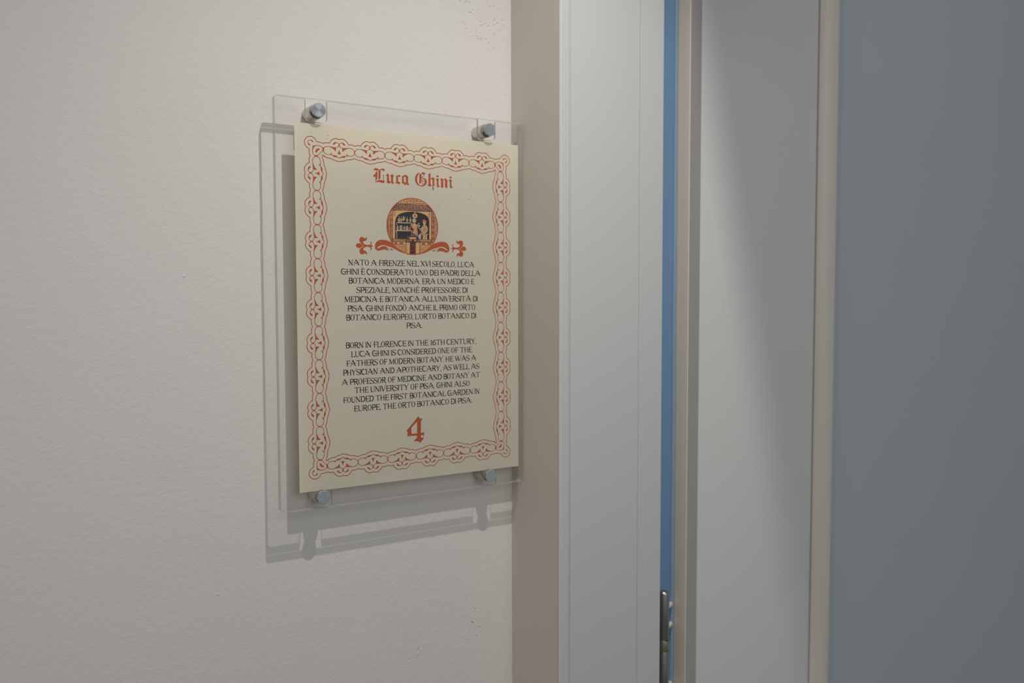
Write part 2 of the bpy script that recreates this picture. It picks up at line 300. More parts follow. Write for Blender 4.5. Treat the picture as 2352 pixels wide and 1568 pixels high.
('p','c',0.06,0,'98.94,236.03 99.29,235.92 99.64,236.07 99.54,236.58 99.05,236.55'),
('p','c',0.06,0,'100.29,236.06 100.63,235.96 100.97,236.1 100.88,236.58 100.4,236.56'),
('p','c',0.06,0,'101.6,236.06 101.98,235.95 102.35,236.1 102.24,236.64 101.72,236.61'),
('p','c',0.06,0,'103.05,236.14 103.32,236.06 103.6,236.17 103.52,236.57 103.13,236.55'),
('p','k',0.06,0,'104.29,236.1 104.67,235.99 105.05,236.14 104.95,236.68 104.41,236.66'),
('p','k',0.06,0,'105.67,236.14 106.03,236.03 106.38,236.18 106.28,236.68 105.78,236.65'),
('p','c',0.06,0,'107.02,236.16 107.38,236.05 107.74,236.2 107.64,236.71 107.14,236.68'),
('p','k',0.06,0,'108.38,236.18 108.74,236.07 109.1,236.22 109,236.73 108.49,236.7'),
('p','p',0.06,0,'109.76,236.21 110.1,236.11 110.44,236.25 110.34,236.73 109.87,236.71'),
('p','c',0.06,0,'111.16,236.26 111.46,236.16 111.77,236.29 111.68,236.72 111.25,236.7'),
('p','p',0.06,0,'112.46,236.24 112.83,236.13 113.19,236.28 113.09,236.8 112.58,236.77'),
('p','k',0.06,0,'113.81,236.25 114.19,236.13 114.58,236.29 114.47,236.83 113.93,236.81'),
('p','c',0.06,0,'115.19,236.28 115.56,236.16 115.94,236.32 115.83,236.85 115.31,236.82'),
('p','p',0.06,0,'116.64,236.34 116.94,236.25 117.24,236.37 117.15,236.8 116.73,236.78'),
('p','c',0.06,0,'86.83,235.06 87.2,234.94 87.58,235.09 87.47,235.63 86.95,235.61'),
('p','p',0.06,0,'88.25,235.13 88.53,235.05 88.81,235.16 88.73,235.57 88.34,235.55'),
('p','p',0.06,0,'89.49,235.11 89.85,234.99 90.21,235.14 90.11,235.66 89.61,235.64'),
('p','c',0.06,0,'90.88,235.17 91.18,235.07 91.48,235.2 91.39,235.63 90.98,235.61'),
('p','c',0.06,0,'92.17,235.17 92.51,235.06 92.85,235.2 92.75,235.69 92.28,235.66'),
('p','k',0.06,0,'93.46,235.16 93.84,235.04 94.22,235.2 94.11,235.75 93.58,235.72'),
('p','p',0.06,0,'94.82,235.2 95.18,235.09 95.54,235.23 95.43,235.75 94.93,235.73'),
('p','k',0.06,0,'96.18,235.24 96.51,235.13 96.85,235.27 96.75,235.75 96.29,235.72'),
('p','c',0.06,0,'97.53,235.26 97.85,235.16 98.18,235.29 98.09,235.77 97.63,235.74'),
('p','p',0.06,0,'98.83,235.26 99.2,235.14 99.57,235.3 99.46,235.83 98.94,235.8'),
('p','p',0.06,0,'100.22,235.31 100.54,235.21 100.87,235.34 100.77,235.81 100.32,235.78'),
('p','k',0.06,0,'101.51,235.3 101.89,235.18 102.26,235.34 102.16,235.88 101.63,235.85'),
('p','c',0.06,0,'102.87,235.32 103.24,235.21 103.61,235.36 103.51,235.9 102.98,235.87'),
('p','c',0.06,0,'104.25,235.37 104.59,235.26 104.93,235.4 104.83,235.89 104.36,235.86'),
('p','c',0.06,0,'105.65,235.41 105.95,235.32 106.25,235.44 106.16,235.87 105.74,235.85'),
('p','c',0.06,0,'106.99,235.43 107.3,235.33 107.62,235.46 107.53,235.91 107.09,235.88'),
('p','p',0.06,0,'108.33,235.44 108.66,235.34 109,235.47 108.9,235.95 108.44,235.92'),
('p','c',0.06,0,'109.64,235.43 110.03,235.31 110.42,235.47 110.31,236.02 109.76,235.99'),
('p','k',0.06,0,'111,235.45 111.39,235.33 111.78,235.49 111.67,236.05 111.13,236.02'),
('p','p',0.06,0,'112.39,235.49 112.76,235.37 113.13,235.53 113.02,236.05 112.51,236.02'),
('p','p',0.06,0,'113.76,235.51 114.13,235.4 114.5,235.55 114.39,236.07 113.88,236.04'),
('p','k',0.06,0,'115.19,235.56 115.51,235.46 115.83,235.59 115.73,236.05 115.29,236.03'),
('p','k',0.06,0,'116.58,235.6 116.88,235.51 117.18,235.63 117.09,236.05 116.68,236.03'),
('p','c',0.06,0,'86.8,234.33 87.09,234.23 87.39,234.36 87.3,234.78 86.89,234.76'),
('p','k',0.06,0,'88.11,234.34 88.42,234.24 88.73,234.37 88.64,234.82 88.2,234.8'),
('p','c',0.06,0,'89.41,234.35 89.74,234.24 90.08,234.38 89.98,234.87 89.51,234.85'),
('p','k',0.06,0,'90.74,234.37 91.07,234.27 91.41,234.41 91.31,234.89 90.84,234.87'),
('p','c',0.06,0,'92.11,234.42 92.4,234.32 92.71,234.45 92.62,234.88 92.2,234.86'),
('p','k',0.06,0,'93.45,234.45 93.74,234.35 94.03,234.48 93.95,234.9 93.54,234.88'),
('p','k',0.06,0,'94.75,234.45 95.08,234.34 95.41,234.48 95.31,234.96 94.85,234.93'),
('p','c',0.06,0,'96.1,234.48 96.42,234.38 96.73,234.51 96.64,234.96 96.2,234.94'),
('p','c',0.06,0,'97.46,234.51 97.76,234.42 98.06,234.54 97.97,234.97 97.55,234.95'),
('p','k',0.06,0,'98.74,234.49 99.1,234.38 99.47,234.53 99.37,235.06 98.85,235.03'),
('p','c',0.06,0,'100.1,234.53 100.45,234.42 100.81,234.56 100.71,235.07 100.21,235.05'),
('p','c',0.06,0,'101.51,234.59 101.8,234.5 102.09,234.62 102.01,235.04 101.6,235.01'),
('p','c',0.06,0,'102.85,234.6 103.15,234.51 103.46,234.63 103.37,235.07 102.94,235.05'),
('p','p',0.06,0,'104.14,234.59 104.51,234.48 104.88,234.63 104.77,235.15 104.26,235.13'),
('p','k',0.06,0,'105.54,234.64 105.87,234.54 106.2,234.67 106.1,235.14 105.64,235.12'),
('p','k',0.06,0,'106.87,234.65 107.23,234.54 107.58,234.68 107.48,235.19 106.98,235.16'),
('p','k',0.06,0,'108.27,234.69 108.59,234.59 108.91,234.72 108.82,235.18 108.37,235.16'),
('p','c',0.06,0,'109.57,234.68 109.95,234.56 110.34,234.72 110.23,235.26 109.69,235.24'),
('p','c',0.06,0,'110.95,234.71 111.32,234.59 111.7,234.74 111.59,235.28 111.06,235.25'),
('p','k',0.06,0,'112.41,234.78 112.69,234.7 112.98,234.81 112.9,235.22 112.5,235.2'),
('p','k',0.06,0,'113.76,234.8 114.07,234.7 114.37,234.83 114.28,235.26 113.86,235.24'),
('p','p',0.06,0,'115.08,234.78 115.44,234.67 115.81,234.82 115.71,235.34 115.19,235.32'),
('p','k',0.06,0,'116.49,234.83 116.82,234.73 117.15,234.86 117.06,235.33 116.6,235.31'),
('p','k',0.06,0,'117.86,234.85 118.2,234.74 118.55,234.88 118.45,235.37 117.97,235.34'),
('p','c',0.06,0,'85.36,233.53 85.65,233.44 85.95,233.56 85.86,233.98 85.45,233.96'),
('p','k',0.06,0,'86.63,233.52 86.98,233.41 87.33,233.56 87.23,234.06 86.74,234.03'),
('p','c',0.06,0,'88.02,233.58 88.3,233.49 88.59,233.61 88.51,234.02 88.11,234'),
('p','p',0.06,0,'89.36,233.62 89.63,233.53 89.91,233.64 89.83,234.04 89.45,234.02'),
('p','c',0.06,0,'90.61,233.59 90.97,233.48 91.32,233.62 91.22,234.14 90.72,234.11'),
('p','p',0.06,0,'92.01,233.65 92.3,233.56 92.6,233.68 92.51,234.11 92.1,234.08'),
('p','c',0.06,0,'93.34,233.67 93.64,233.58 93.94,233.7 93.85,234.14 93.43,234.11'),
('p','p',0.06,0,'94.62,233.66 94.98,233.55 95.34,233.7 95.24,234.22 94.73,234.19'),
('p','c',0.06,0,'96.02,233.72 96.32,233.63 96.62,233.75 96.53,234.18 96.12,234.16'),
('p','p',0.06,0,'97.3,233.71 97.66,233.59 98.03,233.74 97.92,234.27 97.41,234.24'),
('p','c',0.06,0,'98.65,233.73 99.01,233.62 99.37,233.77 99.27,234.29 98.76,234.26'),
('p','p',0.06,0,'100.07,233.8 100.36,233.71 100.65,233.83 100.57,234.25 100.16,234.23'),
('p','p',0.06,0,'101.37,233.79 101.71,233.69 102.06,233.83 101.96,234.32 101.48,234.3'),
('p','p',0.06,0,'102.78,233.85 103.07,233.77 103.35,233.88 103.27,234.29 102.87,234.27'),
('p','c',0.06,0,'104.08,233.84 104.43,233.73 104.78,233.88 104.68,234.38 104.19,234.35'),
('p','k',0.06,0,'105.49,233.9 105.79,233.81 106.08,233.93 106,234.35 105.58,234.33'),
('p','p',0.06,0,'106.84,233.92 107.15,233.82 107.46,233.95 107.37,234.39 106.94,234.36'),
('p','p',0.06,0,'108.24,233.96 108.51,233.87 108.79,233.99 108.71,234.38 108.32,234.36'),
('p','p',0.06,0,'109.54,233.95 109.88,233.84 110.22,233.98 110.13,234.47 109.65,234.44'),
('p','c',0.06,0,'110.88,233.95 111.25,233.84 111.63,233.99 111.52,234.52 111,234.49'),
('p','p',0.06,0,'112.3,234.01 112.63,233.91 112.95,234.04 112.86,234.5 112.4,234.48'),
('p','c',0.06,0,'113.67,234.03 114,233.93 114.33,234.06 114.24,234.53 113.78,234.51'),
('p','p',0.06,0,'115.07,234.07 115.38,233.97 115.69,234.1 115.6,234.53 115.17,234.51'),
('p','c',0.06,0,'116.39,234.06 116.76,233.94 117.13,234.09 117.03,234.62 116.51,234.59'),
('p','k',0.06,0,'117.85,234.13 118.14,234.04 118.44,234.16 118.35,234.57 117.95,234.55'),
('p','p',0.06,0,'119.18,234.12 119.53,234.01 119.88,234.15 119.78,234.65 119.29,234.63'),
('p','p',0.06,0,'85.21,232.73 85.54,232.62 85.88,232.76 85.78,233.25 85.31,233.23'),
('p','c',0.06,0,'86.51,232.74 86.87,232.63 87.22,232.78 87.12,233.29 86.62,233.27'),
('p','c',0.06,0,'87.84,232.77 88.2,232.65 88.56,232.8 88.45,233.32 87.95,233.3'),
('p','c',0.06,0,'89.19,232.8 89.53,232.7 89.87,232.84 89.77,233.33 89.29,233.31'),
('p','k',0.06,0,'90.58,232.86 90.86,232.77 91.15,232.89 91.06,233.3 90.67,233.28'),
('p','k',0.06,0,'91.83,232.84 92.2,232.73 92.56,232.88 92.46,233.4 91.95,233.38'),
('p','c',0.06,0,'93.21,232.89 93.54,232.78 93.87,232.92 93.77,233.4 93.31,233.37'),
('p','c',0.06,0,'94.61,232.95 94.88,232.86 95.15,232.97 95.08,233.37 94.69,233.35'),
('p','c',0.06,0,'95.91,232.95 96.22,232.85 96.54,232.98 96.45,233.43 96.01,233.41'),
('p','k',0.06,0,'97.2,232.94 97.57,232.82 97.94,232.97 97.84,233.51 97.31,233.48'),
('p','c',0.06,0,'98.63,233.01 98.92,232.92 99.21,233.04 99.13,233.46 98.72,233.44'),
('p','k',0.06,0,'99.98,233.04 100.27,232.95 100.56,233.07 100.48,233.48 100.07,233.46'),
('p','c',0.06,0,'101.34,233.07 101.63,232.98 101.92,233.09 101.83,233.51 101.43,233.49'),
('p','c',0.06,0,'102.6,233.04 102.98,232.92 103.37,233.07 103.26,233.62 102.72,233.59'),
('p','c',0.06,0,'104.04,233.11 104.34,233.02 104.64,233.14 104.56,233.57 104.14,233.55'),
('p','c',0.06,0,'105.32,233.09 105.7,232.97 106.09,233.13 105.98,233.67 105.44,233.64'),
('p','p',0.06,0,'106.7,233.12 107.07,233 107.44,233.16 107.34,233.69 106.81,233.66'),
('p','c',0.06,0,'108.13,233.18 108.44,233.08 108.75,233.21 108.66,233.66 108.22,233.64'),
('p','c',0.06,0,'109.47,233.19 109.81,233.09 110.15,233.23 110.05,233.71 109.58,233.68'),
('p','c',0.06,0,'110.88,233.24 111.18,233.15 111.48,233.27 111.39,233.7 110.98,233.67'),
('p','k',0.06,0,'112.17,233.22 112.56,233.1 112.94,233.25 112.83,233.8 112.29,233.78'),
('p','p',0.06,0,'113.62,233.29 113.93,233.19 114.25,233.32 114.16,233.76 113.72,233.74'),
('p','c',0.06,0,'114.99,233.3 115.31,233.2 115.64,233.34 115.55,233.8 115.09,233.78'),
('p','p',0.06,0,'116.39,233.34 116.7,233.24 117.01,233.37 116.92,233.81 116.48,233.79'),
('p','c',0.06,0,'117.77,233.36 118.08,233.27 118.4,233.39 118.31,233.84 117.87,233.82'),
('p','p',0.06,0,'119.12,233.37 119.47,233.26 119.82,233.4 119.72,233.9 119.23,233.87'),
('p','c',0.06,0,'83.75,231.92 84.1,231.81 84.46,231.96 84.36,232.47 83.86,232.44'),
('p','p',0.06,0,'85.11,231.97 85.43,231.87 85.75,232 85.66,232.46 85.21,232.44'),
('p','c',0.06,0,'86.49,232.02 86.76,231.94 87.03,232.05 86.95,232.44 86.57,232.43'),
('p','k',0.06,0,'87.75,232.01 88.09,231.9 88.43,232.04 88.33,232.53 87.86,232.51'),
('p','p',0.06,0,'89.05,232.01 89.42,231.9 89.8,232.05 89.69,232.59 89.17,232.57'),
('p','c',0.06,0,'90.45,232.08 90.76,231.99 91.07,232.11 90.98,232.55 90.55,232.53'),
('p','c',0.06,0,'91.8,232.11 92.1,232.02 92.4,232.14 92.31,232.57 91.89,232.55'),
('p','k',0.06,0,'93.09,232.11 93.44,232 93.79,232.14 93.69,232.65 93.2,232.62'),
('p','c',0.06,0,'94.41,232.12 94.78,232 95.15,232.16 95.05,232.69 94.53,232.67'),
('p','p',0.06,0,'95.84,232.19 96.13,232.1 96.42,232.22 96.34,232.65 95.93,232.62'),
('p','c',0.06,0,'97.13,232.19 97.48,232.08 97.82,232.22 97.72,232.72 97.24,232.7'),
('p','p',0.06,0,'98.46,232.2 98.83,232.09 99.2,232.24 99.09,232.77 98.58,232.74'),
('p','p',0.06,0,'99.8,232.22 100.18,232.1 100.57,232.26 100.46,232.81 99.92,232.78'),
('p','p',0.06,0,'101.18,232.26 101.54,232.15 101.9,232.29 101.8,232.81 101.29,232.79'),
('p','c',0.06,0,'102.57,232.31 102.9,232.21 103.22,232.34 103.13,232.8 102.68,232.78'),
('p','p',0.06,0,'103.9,232.31 104.26,232.2 104.62,232.35 104.52,232.86 104.01,232.84'),
('p','c',0.06,0,'105.34,232.38 105.62,232.29 105.91,232.41 105.83,232.82 105.43,232.8'),
('p','c',0.06,0,'106.65,232.38 106.99,232.27 107.33,232.41 107.24,232.9 106.76,232.88'),
('p','p',0.06,0,'107.99,232.39 108.36,232.27 108.73,232.43 108.62,232.95 108.11,232.93'),
('p','c',0.06,0,'109.4,232.44 109.73,232.34 110.07,232.47 109.97,232.94 109.5,232.92'),
('p','c',0.06,0,'110.77,232.46 111.11,232.36 111.44,232.5 111.35,232.97 110.88,232.95'),
('p','c',0.06,0,'112.14,232.48 112.48,232.37 112.84,232.52 112.73,233.01 112.24,232.99'),
('p','p',0.06,0,'113.52,232.51 113.86,232.4 114.21,232.54 114.11,233.04 113.63,233.01'),
('p','c',0.06,0,'114.93,232.55 115.25,232.45 115.57,232.58 115.48,233.04 115.03,233.02'),
('p','c',0.06,0,'116.34,232.6 116.63,232.51 116.92,232.63 116.84,233.04 116.43,233.02'),
('p','p',0.06,0,'117.73,232.62 118.02,232.53 118.32,232.65 118.23,233.07 117.82,233.05'),
('p','c',0.06,0,'119.1,232.64 119.41,232.54 119.73,232.67 119.64,233.12 119.19,233.09'),
('p','c',0.06,0,'120.48,232.66 120.81,232.56 121.13,232.69 121.04,233.15 120.58,233.13'),
('p','q',0.02,0,'83.26,231.49 84.42,231.46 83.81,205.38 82.47,206.15 81.07,209.22 79.34,214.23 78.81,219.59 78.93,221.28 79.8,225.59 81.11,229'),
('p','q',0.02,0,'120.46,231.97 122.06,231.88 124.4,228.76 125.81,224.86 126.58,219.65 126.59,218.19 125.84,212.76 123.62,207.19 121.86,204.85 120.92,205.5 120.38,208.18'),
('p','t',0.04,0,'80.62,226.55 81.69,226.59 81.66,223.82 80.6,223.77'),
('p','t',0.04,0,'80.5,223.11 81.66,223.16 81.62,218.99 80.46,218.94'),
('p','t',0.04,0,'80.91,228.27 82.51,228.35 82.5,227.45 80.9,227.37'),
('p','t',0.04,0,'83.05,228.37 84.03,228.42 84.02,227.6 83.04,227.55'),
('p','t',0.04,0,'82.72,231.13 83.88,231.19 83.86,228.9 82.7,228.85'),
('p','t',0.04,0,'81.6,229.97 82.53,230.15 82.51,228.51 81.35,228.46'),
('p','t',0.04,0,'82.23,226.54 84.1,226.62 84.1,225.8 82.22,225.72'),
('p','t',0.04,0,'82.66,225.41 83.91,225.47 83.91,224.81 82.66,224.76'),
('p','t',0.04,0,'82.65,224.43 83.01,224.45 82.99,222.16 82.63,222.14'),
('p','t',0.04,0,'82.63,221.81 83.97,221.87 83.96,221.13 82.62,221.08'),
('p','t',0.04,0,'82.61,220.5 83.95,220.56 83.95,219.9 82.61,219.85'),
('p','t',0.04,0,'80.81,218.53 81.61,218.57 81.57,214.15 80.77,214.12'),
('p','t',0.04,0,'80.76,213.71 81.56,213.74 81.53,209.89 80.72,209.86'),
('p','t',0.04,0,'82.58,217.3 83.57,217.33 83.56,216.68 82.58,216.64'),
('p','t',0.04,0,'82.57,216.31 83.56,216.35 83.55,215.7 82.57,215.66'),
('p','t',0.04,0,'82.29,215.32 82.74,215.34 82.72,212.88 82.27,212.86'),
('p','t',0.04,0,'82.53,212.55 83.52,212.58 83.51,211.93 82.53,211.89'),
('p','t',0.04,0,'82.53,211.56 83.51,211.6 83.5,210.86 82.52,210.83'),
('p','t',0.04,0,'82.16,210.57 82.69,210.59 82.67,207.96 82.13,207.95'),
('p','m',0.035,0,'81.86,225.7 82.13,225.72 82.05,217.9 81.78,217.89'),
('p','m',0.035,0,'84.15,231.53 84.42,231.54 84.29,217.98 84.02,217.97'),
('p','m',0.035,0,'81.71,219.71 82.07,219.73 81.97,209.25 81.61,209.24'),
('p','m',0.035,0,'83.68,219.79 84.04,219.81 83.9,205.38 83.54,205.37'),
('p','t',0.04,0,'123.59,221.42 124.53,221.46 124.52,219.27 123.57,219.23'),
('p','t',0.04,0,'123.57,218.73 124.52,218.76 124.48,214.21 123.54,214.18'),
('p','t',0.04,0,'123.53,213.76 124.48,213.79 124.45,209.66 123.5,209.62'),
('p','t',0.04,0,'123.59,209.29 124.26,209.31 124.2,208.32 123.59,208.28'),
('p','t',0.04,0,'124.91,220.97 125.76,221 125.73,216.45 124.88,216.42'),
('p','t',0.04,0,'124.87,216.08 125.73,216.11 125.7,212.57 124.85,212.54'),
('p','t',0.04,0,'121.51,221 122.73,221.05 122.73,220.04 121.5,219.99'),
('p','t',0.04,0,'121.48,217.47 122.71,217.52 122.69,215.49 121.47,215.45'),
('p','t',0.04,0,'121.45,212.59 122.67,212.63 122.66,210.27 121.43,210.23'),
('p','t',0.04,0,'121.41,207.7 122.64,207.74 122.63,206.56 121.4,206.52'),
('p','t',0.04,0,'121.49,206.36 122.06,206.38 122.06,205.7 121.49,205.68'),
('p','t',0.04,0,'123.63,226.74 124.57,226.78 124.56,224.43 123.61,224.39'),
('p','t',0.04,0,'123.6,223.54 124.55,223.58 124.54,221.73 123.59,221.69'),
('p','t',0.04,0,'124.94,224.95 125.77,224.98 125.77,221.78 124.92,221.75'),
('p','t',0.04,0,'121.55,226.65 122.78,226.7 122.77,225.86 121.54,225.81'),
('p','t',0.04,0,'121.52,222.28 122.74,222.33 122.73,220.98 121.51,220.93'),
('p','c',0.045,0,'120.74,231.65 121.59,231.69 121.58,231.19 120.73,231.15'),
('p','c',0.045,0,'120.73,230.64 121.58,230.68 121.57,230.18 120.73,230.14'),
('p','c',0.045,0,'120.72,229.5 121.57,229.54 121.57,229.04 120.72,229'),
('p','c',0.045,0,'120.71,228.46 121.56,228.5 121.56,228.08 120.71,228.04'),
('p','t',0.04,0,'122.99,230.58 124.58,227.54 122.97,227.55'),
('p','m',0.035,0,'120.46,231.97 120.7,231.98 120.61,219.42 120.36,219.41'),
('p','m',0.035,0,'122.97,227.22 123.25,227.23 123.2,219.52 122.91,219.51'),
('p','m',0.035,0,'120.57,221.3 121.04,221.32 120.92,205.5 120.45,205.48'),
('p','m',0.035,0,'122.93,221.39 123.21,221.41 123.11,207.93 122.83,207.92'),
('l','m',0.05,0.35,'122.78,227.29 125.05,227.23'),
('p','p',0.06,0,'84.51,231.47 93.51,231.79 103.37,231.73 107.13,231.66 120.36,231.97 120.37,208.09 84.01,207.84'),
('l','k',0.07,0.35,'84.68,231.15 84.28,208.34'),
('l','k',0.07,0.35,'120.17,231.54 120.23,208.34'),
('l','k',0.07,0.3,'93.51,231.5 103.37,231.56 105.28,231.49 110.83,231.59 117.92,231.68'),
('p','d',0.08,0,'86.07,207.99 86.23,214.98 86.19,220 86.58,223.62 87.5,225.96 89.32,228.09 92.23,229.63 96.23,230.72 100.8,231.22 102.7,231.32 107.12,231.13 110.82,230.51 114.53,229.35 116.95,227.78 118.25,225.83 118.65,223.84 118.61,219.34 118.4,208.11 108.78,207.89'),
('l','m',0.09,0.3,'85.4,230.77 85.94,231.13 86.47,230.83 86.55,229.03 86.44,227.14 85.9,226.95 85.33,227.17 85.24,228.97 85.4,230.77'),
('l','m',0.09,0.3,'118.52,231.21 119.04,231.48 119.61,231.23 119.69,229.59 119.58,227.57 119.01,227.29 118.41,227.52 118.37,229.53 118.52,231.21'),
('p','c',0.1,0,'88,221.79 102,221.93 101.99,221.27 91.24,221.06 87.82,221.13'),
('p','k',0.1,0,'86.86,214.95 102.49,215.12 102.58,214.67 89.74,214.37 87.48,214.23'),
('s','k',0.1,0.4,'87,220.36 87.63,220.38 88.07,219.58 88.43,218.77 88.7,219.01'),
('s','k',0.1,0.42,'86.67,213.51 87.12,213.78 87.57,213.55 87.86,212.57 87.82,208.05'),
('s','k',0.1,0.4,'100.87,219.1 100.97,219.94 101.44,220.54 101.8,220.63'),
('p','c',0.1,0,'89.59,226.44 89.95,227.05 90.29,226.47 90.21,225.16 91.09,224.35 91.08,223.19 90.26,222.66 90.72,222.07 89.08,222 89.55,222.63 88.74,223.09 88.75,224.24 89.65,225.14'),
('l','d',0.12,0.22,'88.88,226 90.99,226.1'),
('l','d',0.12,0.22,'88.87,225.35 90.99,225.45'),
('l','d',0.12,0.22,'88.86,224.1 90.97,224.19'),
('l','d',0.12,0.22,'88.86,223.4 90.97,223.49'),
('p','c',0.1,0,'91.64,226.46 91.93,227.06 92.21,226.48 92.14,225.19 92.86,224.39 92.85,223.25 92.18,222.73 92.55,222.15 91.22,222.09 91.61,222.7 90.95,223.17 90.96,224.3 91.69,225.17'),
('l','d',0.12,0.22,'91.07,226.04 92.78,226.11'),
('l','d',0.12,0.22,'91.06,225.39 92.77,225.47'),
('l','d',0.12,0.22,'91.05,224.16 92.76,224.23'),
('l','d',0.12,0.22,'91.04,223.47 92.75,223.54'),
('p','c',0.1,0,'97.28,226.42 97.56,226.99 97.83,226.45 97.76,225.24 98.45,224.48 98.44,223.42 97.8,222.93 98.16,222.39 96.88,222.33 97.25,222.9 96.62,223.34 96.63,224.4 97.33,225.22'),
('l','d',0.12,0.22,'96.73,226.03 98.37,226.1'),
('l','d',0.12,0.22,'96.73,225.42 98.37,225.5'),
('l','d',0.12,0.22,'96.72,224.27 98.36,224.34'),
('l','d',0.12,0.22,'96.71,223.62 98.35,223.69'),
('p','c',0.1,0,'100.21,226.41 100.52,226.96 100.82,226.43 100.75,225.27 101.51,224.54 101.5,223.51 100.79,223.03 101.19,222.51 99.78,222.45 100.18,223.01 99.48,223.43 99.49,224.45 100.26,225.25'),
('l','d',0.12,0.22,'99.61,226.02 101.42,226.1'),
('l','d',0.12,0.22,'99.6,225.44 101.41,225.52'),
('l','d',0.12,0.22,'99.59,224.32 101.4,224.4'),
('l','d',0.12,0.22,'99.59,223.7 101.4,223.78'),
('p','p',0.1,0,'93.74,226.9 94.29,227.33 94.74,226.86 94.55,226.27 95.27,224.82 95.44,224 94.34,223.3 94.16,222.55 93.89,223.28 92.9,223.89 93.09,224.73 93.73,225.74'),
('s','c',0.11,0.25,'94.55,226.19 95.37,226.23 95.67,225.5 95.36,224.66'),
('l','d',0.12,0.25,'93.08,224.15 95.26,224.19'),
('l','d',0.12,0.5,'94.64,225.95 94.81,225.13'),
('p','c',0.1,0,'87.51,215.14 87.53,217.88 88.35,218.61 88.55,219.09 88.75,218.63 89.55,217.96 89.53,215.21'),
('l','d',0.12,0.25,'87.53,217.76 89.55,217.84'),
('l','d',0.12,0.25,'87.53,217.09 89.55,217.17'),
('l','d',0.12,0.25,'87.52,216.47 89.54,216.55'),
('l','d',0.12,0.25,'87.52,215.92 89.53,216'),
('p','p',0.1,0,'93.94,215.3 93.97,217.87 94.64,218.56 94.81,219.01 94.98,218.58 95.64,217.94 95.62,215.36'),
('l','d',0.12,0.25,'93.97,217.87 95.64,217.94'),
('l','d',0.12,0.25,'93.95,216.4 95.63,216.47'),
('l','d',0.12,0.25,'93.95,216.11 95.62,216.17'),
('p','c',0.1,0,'96.29,215.3 96.32,218.11 97.18,218.87 97.4,219.36 97.61,218.89 98.47,218.2 98.44,215.38'),
('l','d',0.12,0.25,'96.31,217.71 98.46,217.8'),
('l','d',0.12,0.25,'96.31,217.23 98.46,217.31'),
('l','d',0.12,0.25,'96.3,216.31 98.45,216.39'),
('p','r',0.1,0,'98.99,215.32 99.01,217.73 99.84,218.38 100.05,218.81 100.25,218.4 101.06,217.81 101.04,215.4'),
('l','d',0.12,0.25,'99.01,217.73 101.06,217.81'),
('l','d',0.12,0.25,'99.01,217.04 101.06,217.12'),
('l','d',0.12,0.25,'99,216.18 101.05,216.26'),
('p','c',0.1,0,'90.38,215.21 90.41,219.08 91.04,218.28 91.32,219.12 91.74,219.63 92.13,219.15 92.39,218.34 93.04,219.19 93,215.26'),
('l','d',0.12,0.28,'90.4,217.93 93.06,217.99'),
('l','d',0.12,0.28,'90.39,217.27 93.06,217.33'),
('l','d',0.12,0.28,'90.39,216.78 93.05,216.83'),
('l','d',0.12,0.28,'90.38,215.87 93.04,215.92'),
('p','c',0.1,0,'101.89,219.87 101.42,218.86 101.41,218.03 101.97,218.38 102.16,219.55'),
('p','p',0.1,0,'107.28,227.98 107.16,227.31 106.81,226.71 106.27,226.2 105.6,225.87 104.86,225.74 104.13,225.81 103.47,226.08 102.94,226.54 102.59,227.1 102.49,227.76 102.6,228.43 102.96,229.02 103.5,229.53 104.16,229.86 104.9,229.99 105.63,229.93 106.3,229.66 106.83,229.2 107.17,228.64'),
('p','m',0.11,0,'105.95,227.98 105.89,227.65 105.74,227.33 105.5,227.08 105.2,226.9 104.87,226.84 104.54,226.87 104.25,227.03 104.01,227.25 103.87,227.56 103.81,227.89 103.87,228.22 104.02,228.54 104.26,228.79 104.56,228.97 104.89,229.03 105.22,229 105.51,228.84 105.75,228.62 105.9,228.31'),
('p','c',0.12,0,'105.36,227.96 105.34,227.77 105.26,227.6 105.15,227.47 105.02,227.38 104.88,227.34 104.73,227.36 104.6,227.44 104.49,227.57 104.42,227.73 104.4,227.91 104.42,228.1 104.5,228.27 104.61,228.4 104.74,228.49 104.89,228.53 105.03,228.51 105.16,228.43 105.27,228.3 105.34,228.14'),
('p','c',0.1,0,'104.17,230.77 104.91,231.06 105.55,230.84 105.36,230.25 104.44,230.2'),
('p','d',0.11,0,'105.2,230.61 105.18,230.54 105.14,230.49 105.07,230.43 104.99,230.41 104.9,230.39 104.81,230.4 104.74,230.42 104.66,230.46 104.63,230.51 104.61,230.58 104.63,230.64 104.66,230.7 104.74,230.75 104.81,230.77 104.9,230.79 105,230.78 105.07,230.77 105.14,230.72 105.18,230.67'),
('p','p',0.1,0,'101.14,220.77 102.25,221.48 103.53,221.2 105.56,221.29 106.47,219.99 107.58,219.27 107.01,218.25 107,216.42 107.52,212.77 107.7,211.44 105.85,211.21 102.54,212.6 102.92,213.94 103.77,216.13 102.58,217.25 101.67,218.37'),
('p','c',0.11,0,'102.65,225.15 104.31,225.55 105.59,225.11 106.14,223.64 105.48,222.78 105.01,221.76 103.91,221.55 103.36,222.52 102.45,222.98 102.37,224.31'),
('p','p',0.12,0,'103.56,224.36 105.22,224.51 105.4,223.44 104.92,222.26 104.28,221.98 103.64,222.7'),
('l','m',0.13,0.26,'103.38,224.85 104.3,224.47 105.5,224.69'),
('l','m',0.13,0.26,'103.83,223.7 104.29,223.64'),
('l','m',0.13,0.26,'104.84,223.67 105.21,223.68'),
('l','m',0.13,0.26,'104.38,222.65 104.84,222.67'),
('l','m',0.13,0.26,'101.34,221.77 102.06,220.98 102.98,220.52 103.9,220.89'),
('l','m',0.13,0.26,'102.6,219.57 103.32,217.94 104.05,216.64 104.98,218 105.91,219.37'),
('l','m',0.13,0.26,'104.05,216.64 104.96,215.18 105.4,212.7'),
